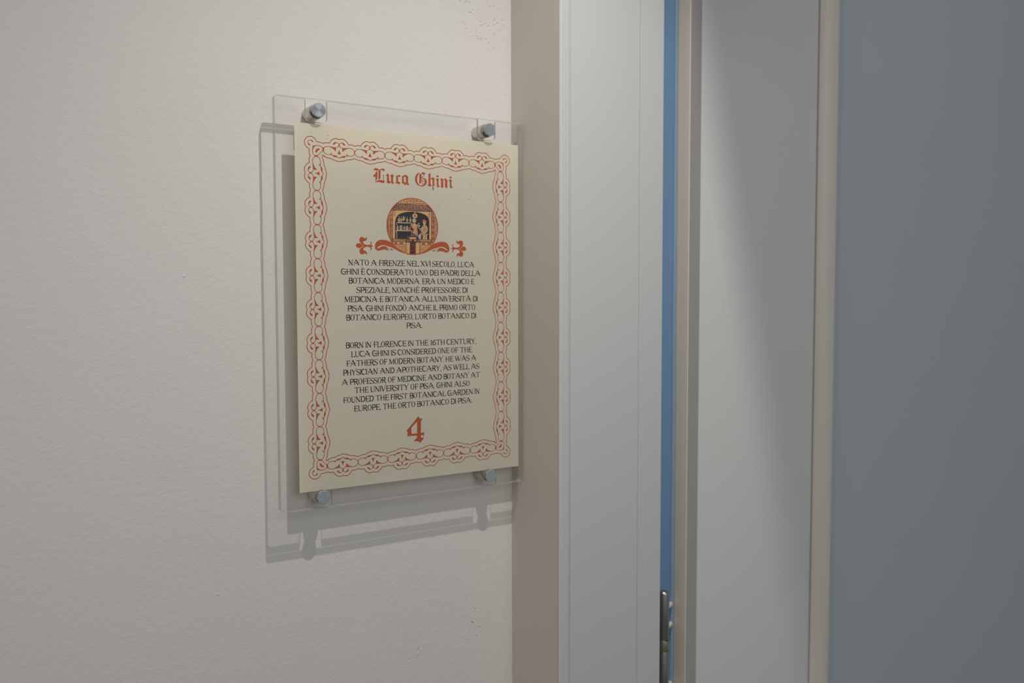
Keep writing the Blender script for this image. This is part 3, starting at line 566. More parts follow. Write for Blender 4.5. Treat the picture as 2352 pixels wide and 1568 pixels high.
('l','m',0.13,0.26,'105.72,217.7 106.44,215.73 106.41,211.73'),
('l','m',0.13,0.26,'101.86,218.38 102.4,217.24 103.49,216.28'),
('l','m',0.13,0.26,'106.84,219.07 106.27,218.05 107,216.75'),
('p','n',0.12,0,'104.98,217.34 105.42,215.03 105.76,211.38 106.96,211.42 106.53,215.73 106.09,217.71'),
('p','c',0.11,0,'106.75,220 107.59,221.04 108.62,222.16 109.17,221.93 107.96,220.55 107.21,219.52'),
('p','c',0.11,0,'109.71,219.44 109.59,218.92 109.28,218.52 108.87,218.37 108.44,218.49 108.15,218.86 108.04,219.37 108.16,219.89 108.47,220.29 108.88,220.44 109.31,220.32 109.6,219.95'),
('s','c',0.11,0.5,'107.57,218.44 108.67,217.48 109.59,216.68 110.14,215.37'),
('l','d',0.12,0.25,'108.13,218.79 109.61,218.68'),
('p','n',0.1,0,'113.35,220.67 111.84,219.11 110.62,217.56 110.33,215.87 111.06,214.23 110.67,212.55 111.41,211.57 112.35,211.94 111.94,207.91 115.12,208.01 115.05,212.03 115.25,213.21 115.73,214.23 116.47,214.18 117.24,216.47 116.7,218.79 115.58,220.09 114.84,220.9'),
('p','c',0.11,0,'112.15,222.89 112.62,223.41 114.3,223.15 115.04,222.85 115.5,222.03 114.85,221.67 114.28,220.81 113.35,220.6 112.6,221.07 112.8,221.92'),
('p','p',0.115,0,'113.35,220.77 114.66,221.16 114.84,220.33 114.46,220.05 113.52,219.42 112.97,219.99'),
('p','r',0.13,0,'111.98,224.64 112.64,225 113.57,225.21 114.5,224.66 115.99,223.98 116.07,223.14 115.23,223.02 113.74,223.63 112.16,223.73'),
('p','t',0.135,0,'113.38,224.62 114.31,224.66 115.24,223.86 114.3,223.74'),
('l','m',0.14,0.24,'112.07,223.64 113.55,223.37 115.23,222.94'),
('l','m',0.14,0.24,'112.89,222.17 113.36,222.19'),
('l','m',0.14,0.24,'113.82,222.13 114.2,222.06'),
('l','m',0.14,0.24,'112.79,221.17 113.54,221.11'),
('l','m',0.14,0.24,'112.78,219.64 113.33,219 114.27,219.37 115.12,220.07'),
('l','m',0.14,0.24,'113.33,219 113.32,217.66 113.5,216.33 112.56,214.95 112.17,212.93'),
('l','m',0.14,0.24,'113.32,217.66 114.06,216.01 115.17,214.88 115.73,215.07'),
('l','m',0.14,0.24,'114.44,217.87 115.38,217.4 115.18,215.72'),
('l','m',0.14,0.24,'112.16,212.6 113.47,212.65 114.78,212.52'),
('l','m',0.14,0.24,'114.59,212.01 114.74,208'),
('l','m',0.14,0.24,'110.7,215.89 110.5,214.38 111.41,211.9'),
('p','c',0.105,0,'107.88,210.78 108.44,211.8 109.56,212.34 109.85,213.52 110.31,213.2 110.49,212.21 110.66,210.88 110.27,208.02 108.41,208.38'),
('p','n',0.11,0,'108.81,211.48 109.55,211.84 109.71,208.51 108.79,208.56'),
('p','c',0.105,0,'115.14,211.7 115.9,212.73 116.84,213.27 116.65,212.42 116.08,211.06 116.52,208.05 115.3,208.02'),
('p','t',0.105,0,'116.84,212.76 117.96,212.8 117.87,212.3 116.65,212.17'),
('s','c',0.11,0.3,'110.16,217.7 109.96,216.2 110.32,214.54'),
('p','m',0.1,0,'83.92,207.92 97.12,208.02 96.18,205.17 83.89,205.21'),
('p','m',0.1,0,'108.59,207.77 120.85,208.02 121.11,205.34 110.06,205.34'),
('p','t',0.12,0,'84.06,207.48 96.75,207.66 96.47,207.17 84.05,206.83'),
('p','t',0.12,0,'84.05,206.5 96.19,206.58 95.46,205.73 84.04,205.68'),
('p','t',0.12,0,'109,207.56 120.56,207.71 120.46,206.87 109.79,206.67'),
('p','t',0.12,0,'109.97,206.21 120.46,206.36 120.45,205.82 110.25,205.65'),
('p','p',0.07,0,'83.98,205.13 96.45,205.18 96.55,195.82 95.01,196.28 92.29,197.29 89.59,198.79 87.09,201.03 85.13,202.95'),
('p','p',0.07,0,'109.5,205.24 121.11,205.17 121.67,204.68 119.58,202.26 117.31,200.35 114.61,198.03 112.33,196.88 109.43,196.13'),
('l','m',0.09,0.3,'85.49,202.88 96.25,203.02'),
('l','m',0.09,0.3,'87.09,201.33 96.24,201.48'),
('l','m',0.09,0.3,'88.7,199.96 96.23,200.09'),
('l','m',0.09,0.3,'90.31,198.57 96.21,198.63'),
('l','m',0.09,0.3,'92.47,197.18 96.2,197.19'),
('l','m',0.09,0.3,'89.27,202.82 89.25,201.42'),
('l','m',0.09,0.3,'94.79,202.98 94.78,201.49'),
('l','m',0.09,0.3,'92.15,201.42 92.13,200.02'),
('l','m',0.09,0.3,'94.77,200.09 94.76,198.68'),
('l','m',0.09,0.3,'92.12,198.56 92.11,197.54'),
('l','m',0.09,0.3,'85.68,204.94 85.58,202.88'),
('l','m',0.09,0.3,'87.84,205.01 87.82,202.95'),
('l','m',0.09,0.3,'90.55,205.09 90.53,203.03'),
('l','m',0.09,0.3,'93.45,205.09 93.43,203.11'),
('l','m',0.09,0.3,'96.27,205.18 96.28,196.15'),
('l','m',0.09,0.3,'109.95,202.75 119.96,202.86'),
('l','m',0.09,0.3,'109.93,201.12 118.63,201.23'),
('l','m',0.09,0.3,'109.92,199.79 117.11,199.87'),
('l','m',0.09,0.3,'109.91,198.57 115.6,198.63'),
('l','m',0.09,0.3,'109.9,197.31 113.54,197.37'),
('l','m',0.09,0.3,'115.64,202.74 115.63,201.31'),
('l','m',0.09,0.3,'113.47,201.17 113.46,199.88'),
('l','m',0.09,0.3,'111.13,199.82 111.12,198.6'),
('l','m',0.09,0.3,'113.45,198.6 113.44,197.56'),
('l','m',0.09,0.3,'111.45,205.22 111.43,202.79'),
('l','m',0.09,0.3,'114.16,205.21 114.14,202.87'),
('l','m',0.09,0.3,'116.97,205.21 116.95,202.94'),
('l','m',0.09,0.3,'120.07,205.14 120.06,203.28'),
('l','m',0.09,0.3,'109.59,205.24 109.52,196.13'),
('p','q',0.085,0,'85.86,204.78 87.75,204.84 87.74,203.11 85.85,203.05'),
('p','q',0.085,0,'90.73,204.85 93.36,204.92 93.34,203.27 90.71,203.2'),
('p','q',0.085,0,'111.55,205.14 114.06,205.21 114.05,203.28 111.53,203.21'),
('p','q',0.085,0,'117.15,205.13 119.88,205.13 119.87,203.45 117.14,203.37'),
('p','m',0.15,0,'100.12,206.7 101.14,207.23 102.42,207.52 101.4,207.49 103.23,207.3 104.52,206.51 105.24,205.2 105.25,195.2 99.56,195.15 100.02,205.54'),
('p','k',0.16,0,'103.96,198.42 104.24,198.18 104.52,198.44 104.25,198.68'),
('p','k',0.16,0,'105.46,198.07 105.64,197.91 105.84,198.08 105.65,198.25'),
('p','d',0.16,0,'105.88,205.6 106.1,205.4 106.33,205.61 106.1,205.81'),
('p','d',0.16,0,'102.56,205.63 102.74,205.46 102.93,205.64 102.75,205.8'),
('p','d',0.16,0,'102.62,204.72 102.91,204.47 103.2,204.74 102.92,204.99'),
('p','d',0.16,0,'101.08,197.73 101.25,197.58 101.42,197.73 101.25,197.88'),
('p','d',0.16,0,'100.83,206.71 101.12,206.45 101.41,206.72 101.12,206.98'),
('p','d',0.16,0,'105.02,195.98 105.2,195.82 105.37,195.98 105.2,196.14'),
('p','d',0.16,0,'101.84,195.89 102.07,195.68 102.31,195.9 102.07,196.1'),
('p','d',0.16,0,'101.2,195.79 101.38,195.63 101.56,195.8 101.38,195.96'),
('p','d',0.16,0,'102.02,202.68 102.19,202.53 102.37,202.69 102.19,202.84'),
('p','k',0.16,0,'101.69,203 101.97,202.76 102.25,203.02 101.97,203.27'),
('p','q',0.16,0,'103.92,198.81 104.07,198.67 104.23,198.82 104.07,198.96'),
('p','d',0.16,0,'105.33,201.42 105.53,201.24 105.73,201.43 105.53,201.61'),
('p','k',0.16,0,'103.14,204.81 103.33,204.64 103.52,204.82 103.33,204.98'),
('p','d',0.16,0,'106.18,202.84 106.39,202.65 106.61,202.85 106.39,203.04'),
('p','k',0.16,0,'102.46,200.23 102.6,200.1 102.75,200.24 102.61,200.37'),
('p','k',0.16,0,'104.5,199.78 104.8,199.51 105.11,199.79 104.81,200.06'),
('p','q',0.16,0,'104.78,196.32 105.08,196.05 105.39,196.33 105.09,196.6'),
('p','d',0.16,0,'103.33,196.7 103.52,196.53 103.71,196.71 103.52,196.87'),
('p','q',0.16,0,'100.65,198.27 100.92,198.02 101.21,198.28 100.93,198.53'),
('p','q',0.16,0,'100.29,196.03 100.45,195.88 100.61,196.03 100.45,196.18'),
('p','q',0.16,0,'103.4,202.7 103.57,202.55 103.74,202.71 103.57,202.86'),
('p','q',0.16,0,'106.01,200.71 106.21,200.53 106.41,200.72 106.21,200.89'),
('p','q',0.16,0,'101.95,197.73 102.19,197.51 102.45,197.74 102.2,197.96'),
('p','d',0.16,0,'106.56,205.07 106.72,204.94 106.87,205.08 106.72,205.22'),
('p','q',0.16,0,'100.23,198.34 100.44,198.17 100.64,198.35 100.44,198.53'),
('p','k',0.16,0,'103.04,202.02 103.19,201.89 103.35,202.03 103.2,202.17'),
('p','d',0.16,0,'105.26,203.08 105.44,202.92 105.62,203.09 105.44,203.25'),
('p','d',0.16,0,'104.12,197.91 104.29,197.76 104.45,197.91 104.29,198.06'),
('p','d',0.16,0,'102.48,206.11 102.7,205.92 102.92,206.13 102.7,206.32'),
('p','d',0.16,0,'102.84,195.48 103.12,195.23 103.41,195.49 103.13,195.75'),
('p','q',0.16,0,'106.23,199.08 106.43,198.91 106.63,199.09 106.43,199.27'),
('p','d',0.16,0,'101.97,202.2 102.14,202.05 102.31,202.21 102.14,202.36'),
('p','d',0.16,0,'105.37,200.84 105.55,200.69 105.73,200.85 105.55,201.01'),
('p','q',0.16,0,'105.65,204.84 105.88,204.63 106.11,204.85 105.88,205.05'),
('p','k',0.16,0,'100.43,197.73 100.63,197.55 100.84,197.74 100.64,197.92'),
('p','q',0.16,0,'104.9,202.74 105.16,202.5 105.43,202.75 105.17,202.98'),
('p','q',0.16,0,'105.35,203.87 105.66,203.59 105.97,203.88 105.66,204.16'),
('p','k',0.16,0,'106.26,203.04 106.44,202.88 106.62,203.05 106.44,203.21'),
('p','q',0.16,0,'103.08,198.04 103.28,197.86 103.48,198.05 103.28,198.23'),
('p','q',0.16,0,'102.95,197.55 103.2,197.33 103.46,197.56 103.21,197.79'),
('p','d',0.16,0,'102.21,199.49 102.48,199.25 102.75,199.5 102.48,199.74'),
('p','d',0.16,0,'102.18,197.24 102.47,196.98 102.77,197.25 102.48,197.51'),
('p','d',0.16,0,'106.27,196.05 106.51,195.84 106.74,196.06 106.51,196.26'),
('p','q',0.16,0,'101.26,202.65 101.55,202.4 101.84,202.67 101.55,202.92'),
('p','d',0.16,0,'104.42,198.69 104.69,198.45 104.96,198.7 104.69,198.94'),
('p','d',0.16,0,'103.95,196.22 104.18,196.02 104.42,196.23 104.19,196.44'),
('p','q',0.16,0,'101.91,200.51 102.2,200.25 102.49,200.52 102.2,200.78'),
('p','d',0.16,0,'104.77,206.54 104.94,206.38 105.12,206.55 104.94,206.7'),
('p','d',0.16,0,'104.03,204.78 104.3,204.54 104.58,204.8 104.31,205.04'),
('p','d',0.16,0,'104.14,206.36 104.36,206.16 104.59,206.37 104.36,206.57'),
('p','d',0.16,0,'101.12,196.66 101.28,196.51 101.45,196.66 101.29,196.81'),
('p','q',0.16,0,'103.14,200.59 103.36,200.4 103.57,200.61 103.36,200.8'),
('p','d',0.16,0,'102.45,199.86 102.69,199.64 102.94,199.87 102.69,200.09'),
('p','q',0.16,0,'104.69,202.61 104.89,202.43 105.1,202.62 104.9,202.8'),
('p','q',0.16,0,'105.48,197.05 105.74,196.82 106,197.06 105.74,197.29'),
('p','q',0.16,0,'106.27,200.66 106.47,200.49 106.67,200.67 106.47,200.84'),
('p','q',0.16,0,'103.54,202.97 103.78,202.76 104.03,202.98 103.78,203.2'),
('p','q',0.16,0,'105.26,202.12 105.54,201.87 105.82,202.13 105.54,202.38'),
('p','d',0.16,0,'103.09,205.02 103.3,204.84 103.51,205.04 103.3,205.22'),
('p','q',0.16,0,'106.14,195.91 106.38,195.69 106.63,195.92 106.39,196.14'),
('p','q',0.16,0,'105.32,199.37 105.53,199.18 105.74,199.38 105.54,199.56'),
('p','d',0.16,0,'103.72,199.85 103.89,199.7 104.06,199.86 103.89,200.01'),
('p','d',0.16,0,'102.74,195.73 102.97,195.53 103.2,195.75 102.97,195.95'),
('p','d',0.16,0,'106.23,202.59 106.54,202.32 106.85,202.61 106.54,202.87'),
('p','d',0.16,0,'103.81,203.88 104.11,203.61 104.43,203.9 104.12,204.17'),
('p','q',0.16,0,'101.61,206.53 101.92,206.26 102.22,206.55 101.92,206.81'),
('p','k',0.16,0,'103.22,203.56 103.44,203.36 103.67,203.57 103.44,203.77'),
('p','k',0.16,0,'104.27,195.95 104.46,195.78 104.65,195.96 104.46,196.12'),
('p','q',0.16,0,'105.11,197.49 105.26,197.36 105.41,197.5 105.26,197.63'),
('p','d',0.16,0,'101.67,201.39 101.82,201.26 101.98,201.4 101.83,201.53'),
('p','q',0.16,0,'101.7,205 102.01,204.73 102.32,205.02 102.01,205.29'),
('p','k',0.16,0,'103.14,195.56 103.38,195.36 103.61,195.58 103.38,195.78'),
('p','q',0.16,0,'100.2,205.28 100.4,205.11 100.59,205.3 100.4,205.46'),
('p','q',0.16,0,'104.03,198.55 104.18,198.41 104.34,198.55 104.19,198.69'),
('p','k',0.16,0,'102.31,198.35 102.55,198.13 102.8,198.36 102.56,198.57'),
('p','k',0.16,0,'100.01,200.45 100.27,200.23 100.53,200.47 100.27,200.7'),
('p','d',0.16,0,'105.83,200.7 105.98,200.57 106.13,200.71 105.98,200.84'),
('p','d',0.16,0,'103.76,199.02 104.07,198.75 104.37,199.03 104.07,199.3'),
('p','d',0.16,0,'105.53,197.34 105.76,197.14 105.99,197.35 105.76,197.55'),
('p','q',0.16,0,'105.78,201.61 106.05,201.37 106.33,201.62 106.06,201.86'),
('p','q',0.16,0,'105.41,199 105.63,198.8 105.85,199.01 105.63,199.2'),
('p','d',0.16,0,'104.24,201.48 104.43,201.31 104.63,201.49 104.44,201.67'),
('p','q',0.16,0,'103.1,200.58 103.33,200.38 103.56,200.6 103.33,200.8'),
('p','k',0.16,0,'103.49,201.99 103.72,201.79 103.96,202.01 103.73,202.21'),
('p','k',0.16,0,'100.44,204.12 100.72,203.87 101.01,204.13 100.73,204.38'),
('p','k',0.16,0,'104.31,206.55 104.57,206.31 104.84,206.56 104.58,206.79'),
('p','k',0.16,0,'106.52,198.95 106.68,198.81 106.83,198.96 106.68,199.09'),
('p','d',0.16,0,'101.35,199.44 101.65,199.18 101.96,199.46 101.65,199.73'),
('p','d',0.16,0,'106.43,198.9 106.65,198.7 106.87,198.91 106.65,199.1'),
('p','d',0.16,0,'104.02,202.14 104.2,201.99 104.37,202.15 104.2,202.3'),
('p','k',0.16,0,'100.37,205.49 100.57,205.31 100.79,205.5 100.58,205.69'),
('p','d',0.16,0,'101.88,200.3 102.05,200.16 102.22,200.31 102.05,200.46'),
('p','q',0.16,0,'105.73,205.36 105.95,205.16 106.17,205.37 105.96,205.56'),
('p','q',0.16,0,'104.47,201.3 104.67,201.12 104.88,201.31 104.67,201.49'),
('p','q',0.16,0,'105.99,205.32 106.19,205.15 106.39,205.33 106.19,205.5'),
('p','q',0.16,0,'105.87,200.59 106.12,200.37 106.37,200.61 106.12,200.83'),
('p','q',0.16,0,'100.4,204.05 100.69,203.8 100.97,204.07 100.69,204.32'),
('p','q',0.16,0,'103.43,205.29 103.62,205.13 103.81,205.3 103.62,205.47'),
('p','k',0.16,0,'103.02,202.39 103.18,202.25 103.35,202.4 103.19,202.55'),
('p','k',0.16,0,'104.26,205.87 104.51,205.64 104.77,205.88 104.52,206.11'),
('p','d',0.16,0,'105.6,201.13 105.82,200.94 106.04,201.15 105.82,201.34'),
('p','k',0.16,0,'105.71,201.43 105.91,201.26 106.11,201.44 105.91,201.62'),
('p','d',0.16,0,'103.47,202.46 103.75,202.2 104.05,202.47 103.76,202.72'),
('p','d',0.16,0,'104.5,204.31 104.67,204.17 104.84,204.32 104.67,204.47'),
('p','q',0.16,0,'105.33,205.28 105.58,205.06 105.83,205.3 105.58,205.52'),
('p','q',0.16,0,'105.36,203.58 105.66,203.32 105.97,203.6 105.67,203.87'),
('p','q',0.16,0,'105.13,202.58 105.4,202.34 105.67,202.59 105.4,202.83'),
('p','q',0.16,0,'104.18,197.72 104.4,197.53 104.62,197.73 104.4,197.92'),
('p','d',0.16,0,'103.34,200.1 103.58,199.89 103.82,200.11 103.58,200.32'),
('p','d',0.16,0,'102.69,205.69 102.84,205.55 102.99,205.7 102.84,205.83'),
('p','q',0.16,0,'101.21,201.2 101.51,200.94 101.82,201.22 101.52,201.48'),
('p','d',0.16,0,'99.97,201.39 100.26,201.13 100.56,201.41 100.27,201.67'),
('p','d',0.16,0,'102.16,201.55 102.34,201.39 102.52,201.56 102.34,201.71'),
('p','d',0.16,0,'100.39,196.9 100.68,196.64 100.97,196.91 100.68,197.17'),
('p','d',0.16,0,'101.07,203.86 101.26,203.69 101.45,203.87 101.26,204.04'),
('p','k',0.16,0,'104.92,199.24 105.07,199.11 105.23,199.25 105.08,199.38'),
('p','k',0.16,0,'102.25,198.27 102.45,198.09 102.65,198.28 102.45,198.45'),
('p','d',0.16,0,'104.44,199.21 104.67,199.01 104.9,199.22 104.67,199.42'),
('p','p',0.17,0,'96.54,204.69 100.02,204.79 99.83,200.55 99.66,195.48 96.55,195.99'),
('p','p',0.17,0,'105.33,204.87 109.41,205.07 109.28,200.81 109.06,196.12 105.44,195.37'),
('p','t',0.18,0,'96.54,204.69 97.45,204.72 97.19,196.01 96.55,195.99'),
('p','t',0.18,0,'105.33,204.87 106.16,204.89 106.12,195.47 105.44,195.37'),
('l','m',0.19,0.4,'109.43,205.16 109.15,196.12'),
('p','d',0.18,0,'98.31,208.14 98.85,207.83 100.48,205.47 100.38,205.14 95.72,205.16 95.82,205.49'),
('p','d',0.18,0,'106.65,207.82 107.85,207.86 110.15,205.43 109.96,205.17 104.87,205.19 104.97,205.61'),
('p','k',0.165,0,'99.76,207.19 102.06,207.26 100.58,206.39'),
('p','k',0.165,0,'103.78,207.23 105.81,207.3 104.88,206.19'),
('p','d',0.18,0,'101.46,213.22 102.48,213.42 104.2,212.82 105.12,212.35 106.21,210.31 106.02,210.05 99.24,210.16 99.33,210.49'),
('p','m',0.175,0,'99.05,209.99 106.21,210.06 106.09,207.64 98.94,207.41'),
('p','p',0.185,0,'100.33,209.61 102.17,209.68 102.15,207.9 100.32,207.84'),
('p','p',0.185,0,'102.9,209.7 102.15,209.67 102.13,207.9 102.89,207.92'),
('p','p',0.185,0,'103.07,209.71 104.91,209.77 104.9,207.98 103.05,207.93'),
('p','k',0.185,0,'105.37,209.78 105.87,209.8 105.86,207.97 105.36,207.95'),
('p','k',0.185,0,'99.23,209.58 99.69,209.59 99.67,207.77 99.22,207.75'),
('s','k',0.19,0.4,'102.48,213.42 101.93,213.9 101.37,213.38'),
('l','d',0.19,0.8,'98.14,209.79 98.12,208.13'),
('p','k',0.195,0,'98.39,209.38 98.31,209.08 98.13,208.95 97.95,209.07 97.88,209.37 97.95,209.67 98.14,209.81 98.32,209.68'),
('l','d',0.19,1.3,'107.06,212.42 107.02,207.75'),
('p','q',0.195,0,'108.07,211.79 107.94,211.37 107.55,211.05 107.05,210.92 106.53,211.02 106.16,211.31 106.04,211.72 106.17,212.14 106.56,212.45 107.06,212.59 107.58,212.49 107.94,212.2'),
('p','k',0.2,0,'107.36,210.76 107.25,210.53 106.95,210.42 106.65,210.51 106.54,210.74 106.66,210.97 106.95,211.08 107.25,210.99'),
('p','c',0.2,0,'97.86,207.23 98.37,207.25 98.27,207.59 97.96,207.58'),
('p','c',0.2,0,'97.56,206.66 98.07,206.68 97.97,207.02 97.66,207.01'),
('p','k',0.2,0,'98.74,206.7 99.25,206.72 99.15,207.06 98.85,207.05'),
('p','c',0.2,0,'96.82,206.08 97.33,206.1 97.23,206.44 96.92,206.43'),
('p','k',0.2,0,'97.85,206.11 98.36,206.13 98.26,206.47 97.95,206.46'),
('p','k',0.2,0,'98.88,206.15 99.4,206.16 99.3,206.51 98.99,206.5'),
('p','c',0.2,0,'96.65,205.52 97.16,205.53 97.06,205.88 96.75,205.87'),
('p','k',0.2,0,'97.6,205.55 98.12,205.56 98.02,205.91 97.71,205.9'),
('p','k',0.2,0,'98.56,205.58 99.08,205.59 98.98,205.94 98.67,205.93'),
('p','c',0.2,0,'99.52,205.6 100.04,205.62 99.94,205.97 99.63,205.96'),
('p','c',0.2,0,'106.79,207.04 107.31,207.06 107.2,207.41 106.89,207.4'),
('p','k',0.2,0,'107.68,207.07 108.2,207.09 108.1,207.44 107.79,207.43'),
('p','c',0.2,0,'106.91,206.55 107.42,206.56 107.32,206.91 107.01,206.9'),
('p','k',0.2,0,'108.21,206.59 108.73,206.6 108.63,206.95 108.32,206.94'),
('p','c',0.2,0,'106.09,206.02 106.61,206.04 106.51,206.39 106.2,206.38'),
('p','k',0.2,0,'107.23,206.06 107.75,206.07 107.64,206.42 107.33,206.41'),
('p','k',0.2,0,'108.37,206.09 108.89,206.11 108.78,206.46 108.47,206.45'),
('p','c',0.2,0,'105.9,205.52 106.42,205.53 106.32,205.88 106.01,205.87'),
('p','k',0.2,0,'106.96,205.55 107.48,205.56 107.38,205.91 107.07,205.9'),
('p','k',0.2,0,'108.02,205.58 108.53,205.6 108.43,205.94 108.12,205.93'),
('p','c',0.2,0,'109.07,205.61 109.59,205.63 109.49,205.98 109.18,205.97'),
('p','c',0.2,0,'101.55,212.61 102.07,212.63 101.97,212.97 101.66,212.96'),
('p','k',0.2,0,'103.04,212.66 103.55,212.68 103.45,213.03 103.15,213.02'),
('p','k',0.2,0,'104.53,212.72 105.04,212.73 104.94,213.08 104.63,213.07'),
('p','c',0.2,0,'101.38,211.94 101.9,211.96 101.8,212.3 101.49,212.29'),
('p','k',0.2,0,'102.7,211.99 103.22,212 103.12,212.35 102.81,212.34'),
('p','k',0.2,0,'104.03,212.03 104.54,212.05 104.44,212.4 104.13,212.39'),
('p','c',0.2,0,'105.35,212.08 105.87,212.1 105.77,212.44 105.46,212.43'),
('p','c',0.2,0,'100.58,211.25 101.1,211.27 101,211.61 100.69,211.6'),
('p','k',0.2,0,'101.81,211.29 102.32,211.31 102.22,211.65 101.91,211.64'),
('p','k',0.2,0,'103.03,211.33 103.54,211.35 103.44,211.7 103.13,211.69'),
('p','c',0.2,0,'104.25,211.37 104.77,211.39 104.67,211.74 104.36,211.73'),
('p','k',0.2,0,'105.48,211.42 106,211.43 105.9,211.78 105.59,211.77'),
('p','c',0.2,0,'100.42,210.58 100.94,210.6 100.84,210.94 100.53,210.93'),
('p','k',0.2,0,'101.58,210.62 102.09,210.64 101.99,210.98 101.68,210.97'),
('p','k',0.2,0,'102.73,210.66 103.25,210.68 103.15,211.02 102.84,211.01'),
('p','c',0.2,0,'103.89,210.7 104.41,210.71 104.31,211.06 104,211.05'),
('p','k',0.2,0,'105.05,210.74 105.57,210.75 105.47,211.1 105.16,211.09'),
('p','k',0.2,0,'106.21,210.78 106.73,210.79 106.63,211.14 106.32,211.13'),
('r','o',0.22,0.75,'102.7,218.75 24.4,0'),
],
'scroll_print': [
('p','o',0.24,0,'82.63,204.59 80.32,205.5 77.49,206.31 74.83,206.55 72.18,206.31 70.24,205.51 68.64,204 67.75,202.03 67.63,199.75 68.23,198.31 69.62,197.37 71.2,197.16 73.5,197.87 75.99,198.43 77.76,198.15 79.53,197.45 79.46,198.93 78.67,200.21 77.43,201.08 75.66,201.28 73.89,200.98 72.12,200.04 70.17,199.17 69.29,199.31 70.89,200.66 73.02,201.77 75.32,202.16 78.33,201.76 81.88,200.63 77.08,201.66 79.75,201.32 83.31,200.11 87.78,198.09 91.38,196.53 95,195.46 99.56,194.65 102.35,194.27 102.36,195 99.57,195.36 95.92,196.06 92.29,197.21 89.59,198.88 87.09,201.03 84.77,203.11 82.99,204.45'),
('p','o',0.24,0,'122.81,204.45 121.03,203.11 118.71,201.03 116.21,198.88 113.51,197.21 109.88,196.06 106.23,195.36 103.44,195 103.45,194.27 106.24,194.65 110.8,195.46 114.42,196.53 118.02,198.09 122.49,200.11 126.05,201.32 128.72,201.66 123.92,200.63 127.47,201.76 130.48,202.16 132.78,201.77 134.91,200.66 136.51,199.31 135.63,199.17 133.68,200.04 131.91,200.98 130.14,201.28 128.37,201.08 127.13,200.21 126.34,198.93 126.27,197.45 128.04,198.15 129.81,198.43 132.3,197.87 134.6,197.16 136.18,197.37 137.57,198.31 138.17,199.75 138.05,202.03 137.16,204 135.56,205.51 133.62,206.31 130.97,206.55 128.31,206.31 125.48,205.5 123.17,204.59'),
('p','o',0.02,0,'81.42,198.98 82.4,199.33 83.47,198.87 84.36,197.9 82.93,197.87 81.86,198.17'),
('p','o',0.02,0,'123.94,198.17 122.87,197.87 121.44,197.9 122.33,198.87 123.4,199.33 124.38,198.98'),
('p','o',0.02,0,'59.99,208.91 60.59,208.12 60.66,206.99 60.21,205.69 59.25,205.09 58.04,204.89 57.35,204.31 57.25,203.5 58.02,202.56 59.22,201.95 60.95,201.76 62.51,201.88 63.73,202.4 63.92,203.05 63.66,203.85 63.85,204.67 64.2,204.84 64.8,204.05 64.79,203.08 64.25,202.09 64.77,201.7 65.29,201.55 65.99,201.01 65.28,200.42 64.23,200.31 64.83,199.35 64.82,198.22 64.11,197.23 63.69,198.03 63.87,198.84 63.35,199.48 62.32,200.1 60.93,200.3 59.2,200.01 57.98,199.49 57.28,198.35 57.44,197.39 58.47,197.01 59.85,196.48 60.44,195.36 60.51,194.07 59.98,193.09 59.82,194.22 59.14,194.76 58.1,194.58 57.05,193.83 56.02,193.64 54.65,194.26 53.8,195.52 53.73,196.81 54.35,198.11 55.39,199.1 56.95,200.11 57.48,200.61 57.48,201.33 56.11,202.18 54.75,203.27 53.91,204.53 53.75,205.97 54.28,207.27 55.15,208.1 56.19,208.3 57.39,207.93 58.59,207.17 59.62,207.28 59.98,208.1'),
('p','o',0.02,0,'145.82,208.1 146.18,207.28 147.21,207.17 148.41,207.93 149.61,208.3 150.65,208.1 151.52,207.27 152.05,205.97 151.89,204.53 151.05,203.27 149.69,202.18 148.32,201.33 148.32,200.61 148.85,200.11 150.41,199.1 151.45,198.11 152.07,196.81 152,195.52 151.15,194.26 149.78,193.64 148.75,193.83 147.7,194.58 146.66,194.76 145.98,194.22 145.82,193.09 145.29,194.07 145.36,195.36 145.95,196.48 147.33,197.01 148.36,197.39 148.52,198.35 147.82,199.49 146.6,200.01 144.87,200.3 143.48,200.1 142.45,199.48 141.93,198.84 142.11,198.03 141.69,197.23 140.98,198.22 140.97,199.35 141.57,200.31 140.52,200.42 139.81,201.01 140.51,201.55 141.03,201.7 141.55,202.09 141.01,203.08 141,204.05 141.6,204.84 141.95,204.67 142.14,203.85 141.88,203.05 142.07,202.4 143.29,201.88 144.85,201.76 146.58,201.95 147.78,202.56 148.55,203.5 148.45,204.31 147.76,204.89 146.55,205.09 145.59,205.69 145.14,206.99 145.21,208.12 145.81,208.91'),
('p','o',0.02,0,'50.44,201.06 51.66,202.53 53.03,203.06 54.57,202.78 55.6,202.25 57.14,201.41 57.13,200.52 55.57,199.67 54.7,199.09 53.16,198.88 51.79,199.33'),
('p','o',0.02,0,'154.01,199.33 152.64,198.88 151.1,199.09 150.23,199.67 148.67,200.52 148.66,201.41 150.2,202.25 151.23,202.78 152.77,203.06 154.14,202.53 155.36,201.06'),
('s','m',0.02,0.32,'79.56,200.32 80.26,199.6 80.7,198.63 80.69,197.48'),
('s','m',0.02,0.32,'126.24,200.32 125.54,199.6 125.1,198.63 125.11,197.48'),
],
'speck_marks': [
('l','m',0.01,0.28,'25.68,286.11 27.02,285.91'),
('l','m',0.01,0.28,'27.27,289.05 28.28,288.91'),
('l','n',0.01,0.28,'13.45,290.41 13.94,290.14'),
('l','m',0.01,0.28,'159.95,258.91 160.92,258.6'),
('l','m',0.01,0.28,'158.92,256.04 159.67,255.72'),
('l','m',0.01,0.28,'159.36,247.49 160.11,248'),
('l','m',0.01,0.28,'157.95,244.79 158.92,245.41'),
('l','n',0.01,0.28,'157.53,236.93 158.18,237.34'),
('l','n',0.01,0.28,'154.66,291.76 155.19,291.34'),
